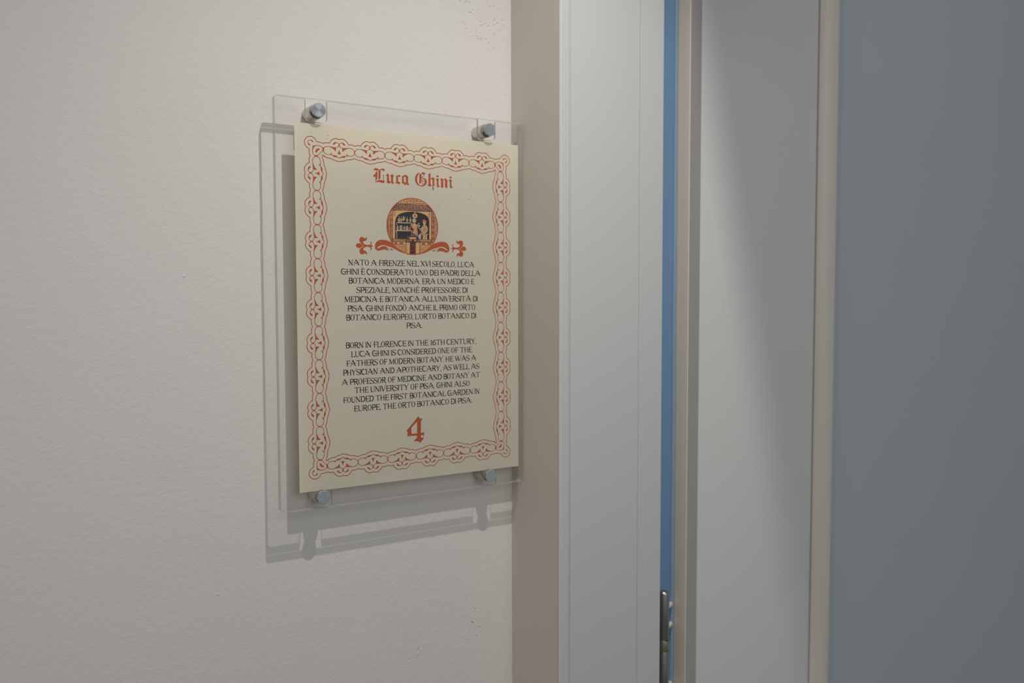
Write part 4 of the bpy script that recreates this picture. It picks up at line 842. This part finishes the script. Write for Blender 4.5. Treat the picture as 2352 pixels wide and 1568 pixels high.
('l','m',0.01,0.28,'127.73,237.35 128.57,236.09'),
('l','n',0.01,0.28,'159.53,247.64 160.19,248.06'),
('l','m',0.01,0.28,'157.99,244.85 158.98,245.47'),
('l','n',0.01,0.28,'75.72,227.49 76.1,227.14'),
('l','n',0.01,0.28,'88.37,50.83 88.58,50.62'),
('l','n',0.01,0.28,'87.74,48.18 87.91,47.98'),
('l','n',0.01,0.28,'66.23,43.65 67.03,42.82'),
('l','n',0.01,0.28,'65.07,41.09 65.71,40.28'),
],
}
LINES = [
('NATO A FIRENZE NEL XVI SECOLO, LUCA', 43.62, 163.49, 184.61),
('GHINI È CONSIDERATO UNO DEI PADRI DELLA', 37.24, 169.83, 176.98),
('BOTANICA MODERNA. ERA UN MEDICO E', 43.78, 163.42, 169.54),
('SPEZIALE, NONCHÉ PROFESSORE DI', 50.45, 156.73, 161.83),
("MEDICINA E BOTANICA ALL'UNIVERSITÀ DI", 39.87, 167.04, 154.21),
('PISA. GHINI FONDÒ ANCHE IL PRIMO ORTO', 42.59, 164.32, 146.57),
("BOTANICO EUROPEO, L'ORTO BOTANICO DI", 41.14, 165.29, 139.01),
('PISA.', 95.77, 111.52, 131.41),
('BORN IN FLORENCE IN THE 16TH CENTURY,', 40.52, 165.19, 116.04),
('LUCA GHINI IS CONSIDERED ONE OF THE', 45.24, 160.79, 108.55),
('FATHERS OF MODERN BOTANY. HE WAS A', 40.89, 165.12, 101.01),
('PHYSICIAN AND APOTHECARY, AS WELL AS', 37.97, 168.12, 93.38),
('A PROFESSOR OF MEDICINE AND BOTANY AT', 36.75, 169.1, 85.52),
('THE UNIVERSITY OF PISA. GHINI ALSO', 47.79, 158.31, 78.26),
('FOUNDED THE FIRST BOTANICAL GARDEN IN', 37.69, 168.56, 70.57),
('EUROPE, THE ORTO BOTANICO DI PISA.', 47.15, 160.57, 62.95),
]

# ------------------------------------------------------------------ mesh helpers
def link(name, me, mats, parent=None, loc=(0, 0, 0), rot=(0, 0, 0)):
    o = bpy.data.objects.new(name, me); COL.objects.link(o)
    for m in mats: me.materials.append(MAT[m])
    o.location = loc; o.rotation_euler = rot
    if parent is not None: o.parent = parent
    return o
def from_bm(name, bm, mats, parent=None, loc=(0, 0, 0), rot=(0, 0, 0), smooth=False):
    me = bpy.data.meshes.new(name)
    bmesh.ops.recalc_face_normals(bm, faces=bm.faces)
    if smooth:
        for fc in bm.faces: fc.smooth = True
        for e in bm.edges:
            if len(e.link_faces) == 2 and e.calc_face_angle(0) > 0.6: e.smooth = False
    bm.to_mesh(me); bm.free()
    return link(name, me, mats, parent, loc, rot)
def empty(name, loc, parent=None):
    o = bpy.data.objects.new(name, None); COL.objects.link(o); o.location = loc; o.empty_display_size = 0.05
    if parent is not None: o.parent = parent
    return o
def box_bm(x0, x1, y0, y1, z0, z1, bev=0.0, bm=None):
    bm = bm or bmesh.new()
    r_ = bmesh.ops.create_cube(bm, size=1.0)
    for v in r_['verts']:
        v.co = Vector(((x0 + x1) / 2 + v.co.x * (x1 - x0), (y0 + y1) / 2 + v.co.y * (y1 - y0), (z0 + z1) / 2 + v.co.z * (z1 - z0)))
    if bev: bmesh.ops.bevel(bm, geom=list(bm.edges), offset=bev, segments=3, affect='EDGES', profile=0.5)
    return bm
def extrude_profile(pts, z0, z1):
    """closed plan outline (x, y) extruded upright"""
    bm = bmesh.new()
    lo = [bm.verts.new((x, y, z0)) for x, y in pts]; hi = [bm.verts.new((x, y, z1)) for x, y in pts]
    n = len(pts)
    for i in range(n): bm.faces.new((lo[i], lo[(i + 1) % n], hi[(i + 1) % n], hi[i]))
    for ring, z in ((lo, 0), (hi, 1)):
        tris = tessellate_polygon([[Vector((x, y, 0)) for x, y in pts]])
        for t in tris:
            try: bm.faces.new([ring[i] for i in t])
            except ValueError: pass
    return bm
def round_poly(pts, radii, seg=8):
    out = []; n = len(pts)
    for i, (p, rad) in enumerate(zip(pts, radii)):
        p = Vector(p)
        if rad <= 0: out.append(tuple(p)); continue
        a = (Vector(pts[i - 1]) - p).normalized(); b_ = (Vector(pts[(i + 1) % n]) - p).normalized()
        cc = p + (a + b_) * rad
        s = p + a * rad; e = p + b_ * rad
        a0 = math.atan2(s.y - cc.y, s.x - cc.x); a1 = math.atan2(e.y - cc.y, e.x - cc.x)
        d = (a1 - a0 + math.pi) % (2 * math.pi) - math.pi
        for k in range(seg + 1):
            t = a0 + d * k / seg; out.append((cc.x + rad * math.cos(t), cc.y + rad * math.sin(t)))
    return out
def sheet(name, outline, holes, yb, yf, parent, fm='clear', em='edge'):
    """flat sheet in the plane of the wall; outline (x, z) in mm; faces use material 0, edges material 1"""
    bm = bmesh.new(); loops = [outline] + holes
    rings = []
    for lp in loops:
        rings.append(([bm.verts.new((x * .001, yf, z * .001)) for x, z in lp], [bm.verts.new((x * .001, yb, z * .001)) for x, z in lp]))
    tris = tessellate_polygon([[Vector((x, z, 0)) for x, z in lp] for lp in loops])
    F = [v for a, _ in rings for v in a]; B = [v for _, b_ in rings for v in b_]
    for t in tris:
        for R_ in (F, B):
            try: bm.faces.new([R_[i] for i in t])
            except ValueError: pass
    for a, b_ in rings:
        n = len(a)
        for i in range(n):
            fc = bm.faces.new((a[i], a[(i + 1) % n], b_[(i + 1) % n], b_[i])); fc.material_index = 1
    return from_bm(name, bm, [fm, em], parent)
def lathe(profile, seg=40):
    """(radius, z) profile turned about Z"""
    bm = bmesh.new(); rings = []
    for rad, z in profile:
        if rad < 1e-9: rings.append([bm.verts.new((0, 0, z))])
        else: rings.append([bm.verts.new((rad * math.cos(2 * math.pi * k / seg), rad * math.sin(2 * math.pi * k / seg), z)) for k in range(seg)])
    for a, b_ in zip(rings, rings[1:]):
        for k in range(seg):
            q = [a[k % len(a)], a[(k + 1) % len(a)], b_[(k + 1) % len(b_)], b_[k % len(b_)]]
            q = list(dict.fromkeys(q))
            if len(q) > 2: bm.faces.new(q)
    return bm

# ------------------------------------------------------------------ the setting
def struct(o): o['kind'] = 'structure'; return o
XC = 0.2137                                   # the inner corner
struct(from_bm('floor', box_bm(-2.6, 2.2, -3.0, 0.3, -0.1, 0.0), ['floor']))
struct(from_bm('wall_left', box_bm(-2.6, XC + 0.10, 0.0, 0.14, 0.0, 2.75), ['wall']))
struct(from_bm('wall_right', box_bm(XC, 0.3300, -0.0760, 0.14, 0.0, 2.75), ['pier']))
HZ = 2.14
trim = struct(from_bm('trim_1', box_bm(0.2254, 0.3030, -0.0792, -0.0763, 0.0, HZ, 0.0003), ['casing']))
from_bm('edge_strip', box_bm(XC - 0.0001, 0.2246, -0.0798, -0.0755, 0.0, HZ, 0.0018), ['casing'], trim)
from_bm('back_strip', box_bm(0.2246, 0.2254, -0.0784, -0.0763, 0.0, HZ), ['casing'], trim)
from_bm('inner_strip', box_bm(0.3033, 0.3315, -0.0793, -0.0640, 0.0, HZ, 0.0003), ['casing'], trim)
jamb = struct(from_bm('trim_2', box_bm(0.3300, 0.3760, -0.0600, 0.14, 0.0, HZ), ['blue']))
from_bm('seal_strip', box_bm(0.3620, 0.3662, -0.0612, -0.0595, 0.0, HZ, 0.0004), ['seal'], jamb)

# door leaf: rebated edge with a long bevel, stile, raised moulding, sunk panel
DZ0, DZ1 = 0.008, 2.12
STX = 0.5628
door = struct(empty('door_1', (0.3665, -0.0655, 0.0)))
dl = (-0.3665, 0.0655, 0)
stile = from_bm('stile', extrude_profile([(0.3910, -0.0612), (0.3920, -0.0658), (0.3932, -0.0655), (STX, -0.0655), (STX, -0.0608), (0.3910, -0.0608)], DZ0, DZ1), ['door'], door, dl)
from_bm('lit_edge', extrude_profile([(0.3665, -0.0608), (0.3665, -0.0768), (0.3668, -0.0771), (0.3672, -0.0771), (0.3672, -0.0608)], DZ0, DZ1), ['edge_warm'], door, dl)
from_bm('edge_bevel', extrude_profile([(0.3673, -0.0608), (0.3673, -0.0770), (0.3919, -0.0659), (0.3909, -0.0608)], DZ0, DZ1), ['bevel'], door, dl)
from_bm('moulding', extrude_profile([(STX + a, b_) for a, b_ in ((.0022, -.0608), (.0022, -.0662), (.0050, -.0700), (.010, -.0728), (.0155, -.0748), (.0205, -.0756), (.0215, -.0755), (.0215, -.0608))], DZ0 + 0.1, DZ1 - 0.1), ['moulding'], door, dl, smooth=True)
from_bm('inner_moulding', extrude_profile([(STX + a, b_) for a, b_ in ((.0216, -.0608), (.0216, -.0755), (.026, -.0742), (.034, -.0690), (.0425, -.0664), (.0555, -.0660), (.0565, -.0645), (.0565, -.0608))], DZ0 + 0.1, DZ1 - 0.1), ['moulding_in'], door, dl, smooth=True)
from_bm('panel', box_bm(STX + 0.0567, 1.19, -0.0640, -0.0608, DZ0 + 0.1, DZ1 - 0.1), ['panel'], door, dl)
from_bm('core', box_bm(0.3762, 1.30, -0.0606, -0.0300, DZ0, DZ1), ['door'], door, dl)

# hinge on the hanging edge: two turned barrels, ring between them, screw-in pins
hinge = empty('hinge', (0.3456 - 0.3665, -0.0690 + 0.0655, Z0 - 0.1290), door)
HR = 0.0053
def hpart(name, prof, mat, loc=(0, 0, 0), rot=(0, 0, 0)):
    return from_bm(name, lathe(prof, 32), [mat], hinge, loc, rot, smooth=True)
hpart('barrel', [(0, -.0002), (HR * .72, -.0002), (HR * .95, -.0014), (HR, -.0022), (HR, -.0478), (HR * .94, -.0484), (0, -.0484)], 'steel')
hpart('ring', [(0, -.0486), (HR * 1.03, -.0486), (HR * 1.06, -.0492), (HR * 1.06, -.0588), (HR * 1.0, -.0594), (0, -.0594)], 'brass')
hpart('barrel', [(0, -.0596), (HR * .96, -.0596), (HR, -.0602), (HR, -.118), (HR * .8, -.120), (0, -.120)], 'steel')
for z in (-0.0185, -0.0385, -0.0990, -0.1120):
    hpart('pin', [(0, 0), (.0023, 0), (.0025, .0006), (.0025, .0138), (.0021, .0148), (0, .0148)], 'pin', (0.0043, 0.0020, z), Vector((0.88, 0.47, 0)).to_track_quat('Z', 'Y').to_euler())

# ------------------------------------------------------------------ acrylic holder
H = empty('sign_holder', (0, 0, Z0))
H['label'] = 'clear acrylic sign holder of two sheets on four steel standoffs'
H['category'] = 'sign holder'
X0, X1, ZB, ZT = -16.4, 210.8, -14.0, 316.4
BX = (18.5, 176.9); BZ = (-4.8, 307.2)
def circle(cx_, cz_, rr, n=24, ccw=True):
    return [(cx_ + rr * math.cos(2 * math.pi * k / n), cz_ + rr * math.sin(2 * math.pi * k / n)) for k in range(n)]
front = sheet('front_sheet', round_poly([(X0, ZB), (X1, ZB), (X1, ZT), (X0, ZT)], [2.6] * 4), [circle(x, z, 3.4) for x in BX for z in BZ], -0.01812, -0.0210, H)
NH = 9.0; NT = 298.6; NB = 4.0
ol = [(X0, ZB)]; rd = [2.6]
for bx in BX: ol += [(bx - NH, ZB), (bx - NH, NB), (bx + NH, NB), (bx + NH, ZB)]; rd += [0.8, 4.0, 4.0, 0.8]
ol += [(X1, ZB), (X1, ZT)]; rd += [2.6, 2.6]
for bx in reversed(BX): ol += [(bx + NH, ZT), (bx + NH, NT), (bx - NH, NT), (bx - NH, ZT)]; rd += [0.8, 4.0, 4.0, 0.8]
ol += [(X0, ZT)]; rd += [2.6]
back = sheet('back_sheet', round_poly(ol, rd), [], -0.0150, -0.01788, H)
caps = []
def standoff(x, z, turn):
    s = empty('standoff', (x * .001, 0, z * .001), H)
    # turned about Z, then laid along the wall normal; local z = distance from the wall
    R90 = (math.pi / 2, 0, 0)
    from_bm('barrel', lathe([(0, 0.0002), (.0060, 0.0002), (.0061, .0008), (.0061, .0166), (.0057, .0174), (0, .0174)]), ['barrel'], s, (0, 0, 0), R90, True)
    from_bm('washer', lathe([(0, .0176), (.0054, .0176), (.0054, .01805), (.0033, .01805), (.0033, .02106), (.0052, .02106), (.0052, .0216), (0, .0216)]), ['black'], s, (0, 0, 0), R90)
    c = from_bm('cap', lathe([(0, .0217), (.0051, .0217), (.0056, .0221), (.0056, .0237), (.0052, .0240), (0, .0240)], 64), ['cap'], s, (0, 0, 0), (math.pi / 2, 0, 0), True)
    return s
for x in BX:
    for z in BZ: standoff(x, z, 0)

# ------------------------------------------------------------------ printed notice
bm = bmesh.new()                              # a single leaf of translucent card
bm.faces.new([bm.verts.new((x * .001, -0.0180, z * .001)) for x, z in ((0, 0), (210, 0), (210, 297), (0, 297))])
notice = from_bm('printed_notice', bm, ['paper'])
notice.location = (0, 0, Z0)
notice['label'] = 'cream printed notice with russet ornamental border, heading, round emblem and black text'
notice['category'] = 'notice'

def pp(s): return [tuple(map(float, t.split(','))) for t in s.split()]
def catmull(pts, n=4):
    if len(pts) < 3: return pts
    out = []; q = [pts[0]] + pts + [pts[-1]]
    for i in range(1, len(q) - 2):
        p0, p1, p2, p3 = q[i - 1:i + 3]
        for k in range(n):
            t = k / n
            out.append(tuple(0.5 * ((2 * p1[j]) + (p2[j] - p0[j]) * t + (2 * p0[j] - 5 * p1[j] + 4 * p2[j] - p3[j]) * t * t + (3 * p1[j] - p0[j] - 3 * p2[j] + p3[j]) * t ** 3) for j in (0, 1)))
    out.append(pts[-1]); return out
class Print:
    """flat printed shapes just above the card; (u, v) in mm on the card"""
    def __init__(s, name): s.name = name; s.v = []; s.f = []; s.m = []; s.mats = []; s.n = 0
    def mi(s, c):
        if c not in s.mats: s.mats.append(c)
        return s.mats.index(c)
    def tri(s, loops, c, z=0.0):
        s.n += 1
        loops = [[p for i, p in enumerate(l) if i == 0 or (abs(p[0] - l[i - 1][0]) + abs(p[1] - l[i - 1][1])) > 1e-4] for l in loops]
        base = len(s.v); flat = [p for l in loops for p in l]
        y = -0.018012 - z * 0.00025
        s.v += [(a * .001, y, b_ * .001) for a, b_ in flat]
        for t in tessellate_polygon([[Vector((a, b_, 0)) for a, b_ in l] for l in loops]):
            a, b_, d = (flat[i] for i in t)
            cr = (b_[0] - a[0]) * (d[1] - a[1]) - (b_[1] - a[1]) * (d[0] - a[0])
            if abs(cr) < 1e-9: continue
            t = t if cr > 0 else tuple(reversed(t))
            s.f.append(tuple(base + i for i in t)); s.m.append(s.mi(c))
    def stroke(s, pts, c, w, z=0.0, smooth=True, w2=None, cap=True):
        s.n += 1
        if smooth: pts = catmull(pts)
        n = len(pts); L_, R_ = [], []
        for i, p in enumerate(pts):
            a = pts[max(0, i - 1)]; b_ = pts[min(n - 1, i + 1)]
            def nrm(p_, q_):
                dx, dy = q_[0] - p_[0], q_[1] - p_[1]; l = math.hypot(dx, dy) or 1; return (-dy / l, dx / l)
            n1 = nrm(a, p) if i > 0 else nrm(p, b_); n2 = nrm(p, b_) if i < n - 1 else n1
            m_ = (n1[0] + n2[0], n1[1] + n2[1]); ml = math.hypot(*m_) or 1; m_ = (m_[0] / ml, m_[1] / ml)
            k = 1 / max(0.5, m_[0] * n1[0] + m_[1] * n1[1])
            ww = (w if w2 is None else w + (w2 - w) * i / (n - 1)) / 2 * k
            L_.append((p[0] + m_[0] * ww, p[1] + m_[1] * ww)); R_.append((p[0] - m_[0] * ww, p[1] - m_[1] * ww))
        base = len(s.v); y = -0.018012 - z * 0.00025
        for a, b_ in zip(L_, R_): s.v += [(a[0] * .001, y, a[1] * .001), (b_[0] * .001, y, b_[1] * .001)]
        for i in range(n - 1):
            q = (base + 2 * i + 1, base + 2 * i + 3, base + 2 * i + 2, base + 2 * i)
            s.f.append(q); s.m.append(s.mi(c))
    def build(s, label=None):
        me = bpy.data.meshes.new(s.name); me.from_pydata(s.v, [], s.f); me.update()
        me.polygons.foreach_set('material_index', s.m)
        o = link(s.name, me, ['ink_' + c for c in s.mats], notice)
        if label: o['label'] = label
        return o

# ornamental border: each link of the chain is drawn once and repeated round the card
XL, XR, ZU, ZD = 17.55, 191.35, 277.35, 19.6
CTL, CTT = 5.75, 6.15      # corner square to first joint, down and across
bord = Print('border_print')
def chain(a, b_, n, out):
    a = Vector(a); b_ = Vector(b_); d = (b_ - a) / n; out = Vector(out); Ls = d.length
    for k in range(n):
        o = a + d * k
        for half in (0, 1):
            for kind, c, w, s in UNIT:
                pts = []
                for q, t in pp(s):
                    q = 1 - q if half else q
                    p = o + d * q + out * t; pts.append((p.x, p.y))
                if kind == 's': bord.stroke(pts, c, w, (bord.n % 13) * 0.012)
                elif kind == 'q': bord.tri([pts], c, (bord.n % 13) * 0.012)
                else: bord.tri([catmull(pts + [pts[0]], 3)[:-1]], c, (bord.n % 13) * 0.012)
chain((XL, ZU - CTL), (XL, ZD + CTL), 9, (-1, 0)); chain((XR, ZU - CTL), (XR, ZD + CTL), 9, (1, 0))
chain((XL + CTT, ZU), (XR - CTT, ZU), 6, (0, 1)); chain((XL + CTT, ZD), (XR - CTT, ZD), 6, (0, -1))
for ox, oz, sx, sz in ((XL, ZU, 1, 1), (XR, ZU, -1, 1), (XL, ZD, 1, -1), (XR, ZD, -1, -1)):
    for kind, c, w, s in CORNER:
        pts = [(ox + a * sx, oz + b_ * sz) for a, b_ in pp(s)]
        if kind == 's': bord.stroke(pts, c, w, (bord.n % 13) * 0.012)
        else: bord.tri([catmull(pts + [pts[0]], 3)[:-1]], c, (bord.n % 13) * 0.012)
bord.build('russet chain-link border print')

LBL = {'heading_print': 'russet blackletter heading', 'numeral_print': 'russet numeral 4', 'medallion_print': 'round picture of an apothecary shop', 'scroll_print': 'russet scroll and lily flourishes', 'speck_marks': 'tiny dark specks on the card'}
for name, items in PRINTS.items():
    P_ = Print(name)
    for kind, c, z, e, s in items:
        pts = pp(s)
        if kind == 'p': P_.tri([pts], c, z)
        elif kind == 'h': P_.tri([pts, pp(e)], c, z)
        elif kind in 'sl': P_.stroke(pts, c, e, z, kind == 's')
        elif kind == 'r':
            (cx_, cy_), (rr, _) = pts
            P_.stroke([(cx_ + (rr - e / 2) * math.cos(math.radians(a)), cy_ + (rr - e / 2) * math.sin(math.radians(a))) for a in range(0, 361, 5)], c, e, z, False)
    po = P_.build(LBL[name])
    if name == 'speck_marks': po['kind'] = 'stuff'

# lettering: pen strokes on a 100-unit cap height, 't' thick, 'n' thin
# each glyph: (width, [(weight, 'x,y x,y ...')])
def ser(x, y, w=26):      # small splayed foot / head
    h = w / 2; s = 1 if y < 50 else -1
    return [('P', f"{x-h},{y-2*s} {x-4},{y+11*s} {x+4},{y+11*s} {x+h},{y-2*s} {x},{y+3*s}")]
G = {
 'I': (26, [('t', "13,2 13,98")] + ser(13, 0) + ser(13, 100)),
 'N': (76, [('n', "15,2 15,96"), ('T', "10,98 60,3"), ('n', "62,98 62,2")] + ser(15, 0) + ser(12, 100, 22) + ser(62, 100)),
 'A': (96, [('n', "46,96 14,4"), ('T', "45,98 82,3"), ('n', "10,58 20,52 44,30 50,30 74,56 86,46"), ('P', "28,100 60,100 52,88 38,88")] + ser(13, 0, 30) + ser(83, 0, 34)),
 'T': (80, [('t', "40,2 40,96"), ('n', "4,96 76,96"), ('P', "0,99 14,99 9,80"), ('P', "80,99 66,99 71,78")] + ser(40, 0, 34)),
 'O': (68, [('O', "34,50 29,49")]),
 'E': (66, [('t', "20,2 20,98"), ('n', "8,97 58,97"), ('n', "6,3 60,3"), ('n', "2,50 50,50"), ('n', "50,62 50,38"), ('P', "62,99 46,99 60,80"), ('P', "68,-3 46,3 58,20"), ('P', "8,100 20,90 20,100")]),
 'F': (62, [('t', "20,2 20,98"), ('n', "8,97 56,97"), ('n', "2,52 48,52"), ('n', "48,64 48,40"), ('P', "62,99 44,99 58,78")] + ser(20, 0, 36)),
 'H': (74, [('t', "15,2 15,98"), ('t', "59,2 59,98"), ('n', "-2,50 62,50")] + ser(15, 0) + ser(15, 100) + ser(59, 0) + ser(59, 100)),
 'L': (60, [('t', "15,2 15,98"), ('n', "4,3 54,3"), ('P', "62,-2 40,3 54,22")] + ser(15, 100)),
 'C': (72, [('n', "64,82 52,94 40,98"), ('T', "40,98 22,92 10,70 8,48 14,24 28,8 40,2"), ('n', "40,2 54,6 66,18"), ('P', "66,98 70,72 56,86"), ('P', "68,26 56,20 66,10")]),
 'G': (82, [('n', "66,84 54,95 42,98"), ('T', "42,98 22,92 10,70 8,48 14,24 28,8 42,2"), ('n', "42,2 60,4 72,2"), ('t', "62,4 62,48"), ('n', "26,58 34,50 80,50"), ('P', "68,98 72,72 58,88")]),
 'S': (60, [('n', "52,84 40,97 28,98"), ('n', "28,98 12,92 9,76"), ('T', "9,76 16,60 40,44 52,30 50,18"), ('n', "50,18 42,4 28,2 14,6 6,18"), ('P', "54,98 58,74 44,88"), ('P', "2,-2 4,28 16,12")]),
 'D': (74, [('t', "17,2 17,98"), ('n', "2,97 34,97"), ('n', "4,3 34,3"), ('T', "34,97 54,88 65,66 66,46 58,20 34,3")]),
 'B': (66, [('t', "17,2 17,98"), ('n', "4,97 34,97"), ('n', "-3,53 36,53"), ('n', "4,3 36,3"), ('T', "34,97 52,90 56,76 50,60 36,53"), ('T', "36,53 54,46 62,30 56,12 36,3")]),
 'P': (62, [('t', "17,2 17,98"), ('n', "4,97 34,97"), ('n', "-3,46 34,46"), ('T', "34,97 52,90 58,72 52,52 34,46")] + ser(17, 0, 30)),
 'R': (72, [('t', "17,2 17,98"), ('n', "4,97 34,97"), ('n', "-3,50 34,50"), ('T', "34,97 52,90 56,74 50,56 34,50"), ('T', "34,50 50,20 66,-6"), ('P', "56,2 78,-2 66,-10")] + ser(17, 0, 28)),
 'M': (92, [('n', "13,2 18,96"), ('T', "16,98 46,6"), ('n', "46,6 74,96"), ('t', "76,98 80,2")] + ser(13, 0) + ser(16, 100, 22) + ser(76, 100, 22) + ser(80, 0)),
 'U': (74, [('t', "15,98 15,34 20,12 36,2"), ('n', "36,2 54,8 60,28 60,98")] + ser(15, 100) + ser(60, 100)),
 'V': (74, [('T', "12,98 36,2"), ('n', "36,2 62,84 76,122")] + ser(12, 100)),
 'W': (112, [('T', "12,98 34,2"), ('n', "34,2 56,92"), ('T', "52,98 74,2"), ('n', "74,2 98,84 110,120")] + ser(12, 100) + ser(50, 100, 22)),
 'X': (76, [('T', "14,98 62,2"), ('n', "62,98 12,2")] + ser(14, 100) + ser(62, 100) + ser(12, 0) + ser(64, 0)),
 'Y': (76, [('T', "12,98 36,50"), ('t', "36,50 36,2"), ('n', "36,50 60,90 74,120")] + ser(12, 100) + ser(36, 0)),
 'Z': (66, [('n', "8,97 58,97"), ('T', "56,96 10,4"), ('n', "8,3 60,3"), ('P', "2,99 18,99 8,78"), ('P', "66,-2 44,3 58,22")]),
 '1': (44, [('t', "24,2 24,98"), ('n', "8,84 24,96")] + ser(24, 0, 36)),
 '6': (64, [('T', "52,96 26,80 10,48 12,20 32,3"), ('n', "32,3 52,10 56,32 48,52 32,58 14,44"), ('T', "50,14 56,32 48,50")]),
 '.': (20, [('P', "4,0 16,0 16,12 4,12")]),
 ',': (22, [('P', "5,-2 17,0 17,12 7,12"), ('n', "14,2 6,-18")]),
 "'": (18, [('P', "5,100 15,100 11,74 8,74")]),
}
ACC = {'È': ('E', 'g'), 'É': ('E', 'a'), 'À': ('A', 'g'), 'Ò': ('O', 'g')}
WT = {'t': 15, 'T': 16.5, 'n': 8.5}
SP = -6
def glyph(P_, ch, ox, oy, kx, ky):
    acc = None
    if ch in ACC: ch, acc = ACC[ch]
    w, st = G[ch]
    for kind, s in st:
        pts = pp(s)
        if kind == 'P': P_.tri([[(ox + a * kx, oy + b_ * ky) for a, b_ in pts]], 'x', 0.02)
        elif kind == 'O':
            (cx_, cy_), (ra, rb) = pts
            o1 = []; o2 = []
            for k in range(28):
                t = 2 * math.pi * k / 28
                o1.append((ox + (cx_ + ra * math.cos(t)) * kx, oy + (cy_ + 1 + (rb + 3) * math.sin(t)) * ky))
                o2.append((ox + (cx_ + (ra - 12) * math.cos(t)) * kx, oy + (cy_ + 1 + (rb - 4) * math.sin(t)) * ky))
            P_.tri([o1, o2], 'x', 0.0)
        else:
            P_.stroke([(ox + a * kx, oy + b_ * ky) for a, b_ in pts], 'x', WT[kind] * ky, 0.0, len(pts) > 2)
    if acc:
        m_ = w / 2
        a, b_ = ((m_ - 16, 128), (m_ + 10, 108)) if acc == 'g' else ((m_ + 16, 128), (m_ - 8, 108))
        P_.stroke([(ox + a[0] * kx, oy + a[1] * ky), (ox + b_[0] * kx, oy + b_[1] * ky)], 'x', 10 * ky, 0.0, False, 6 * ky)
def adv(ch, nxt):
    if ch == ' ': return 19
    w = G[ACC[ch][0] if ch in ACC else ch][0]
    return w + (SP if nxt != ' ' else 0)
CAPH = 4.75
for para, rows in (('italian_text_print', LINES[:8]), ('english_text_print', LINES[8:])):
    P_ = Print(para)
    for t, xa, xb, base in rows:
        tot = sum(adv(ch, t[i + 1] if i + 1 < len(t) else ' ') for i, ch in enumerate(t))
        kx = (xb - xa) / tot; x = xa
        for i, ch in enumerate(t):
            if ch != ' ': glyph(P_, ch, x, base, kx, CAPH / 100)
            x += adv(ch, t[i + 1] if i + 1 < len(t) else ' ') * kx
    P_.build('black Italian capitals' if 'italian' in para else 'black English capitals')

# ------------------------------------------------------------------ ceiling lamp out of frame, with an added beam blocker
lampo = empty('ceiling_lamp', LAMP + Vector((0, 0, 0.06)))
lampo['label'] = 'small white ceiling spotlight with an added plate blocking its beam'
lampo['category'] = 'lamp'
from_bm('housing', lathe([(0, 0), (.045, 0), (.045, -.03), (.030, -.045), (.028, -.045), (.028, -.012), (0, -.010)]), ['casing'], lampo, smooth=True)
# added unseen blocker: upright plate whose edge cuts the beam along the line seen on the door
n_ = Vector((-0.1986, 0.1221, -0.048)).normalized()
az = Vector((0.52, 0.85, 0)).normalized(); side = Vector((0.85, -0.52, 0)).normalized()
def on_plane(zz, dist):
    base = az * dist + Vector((0, 0, zz)); k = -base.dot(n_) / side.dot(n_); return base + side * k
D_ = 0.085
bm = bmesh.new()
a_, b2 = on_plane(0.03, D_), on_plane(-0.26, D_)
th = az * 0.0015
vs = [bm.verts.new(p + q) for q in (Vector(), th) for p in (a_, b2, b2 + side * 0.22, a_ + side * 0.22)]
for fidx in ((0, 1, 2, 3), (7, 6, 5, 4), (0, 4, 5, 1), (1, 5, 6, 2), (2, 6, 7, 3), (3, 7, 4, 0)): bm.faces.new([vs[i] for i in fidx])
from_bm('beam_blocker', bm, ['casing'], lampo, (0, 0, -0.06))
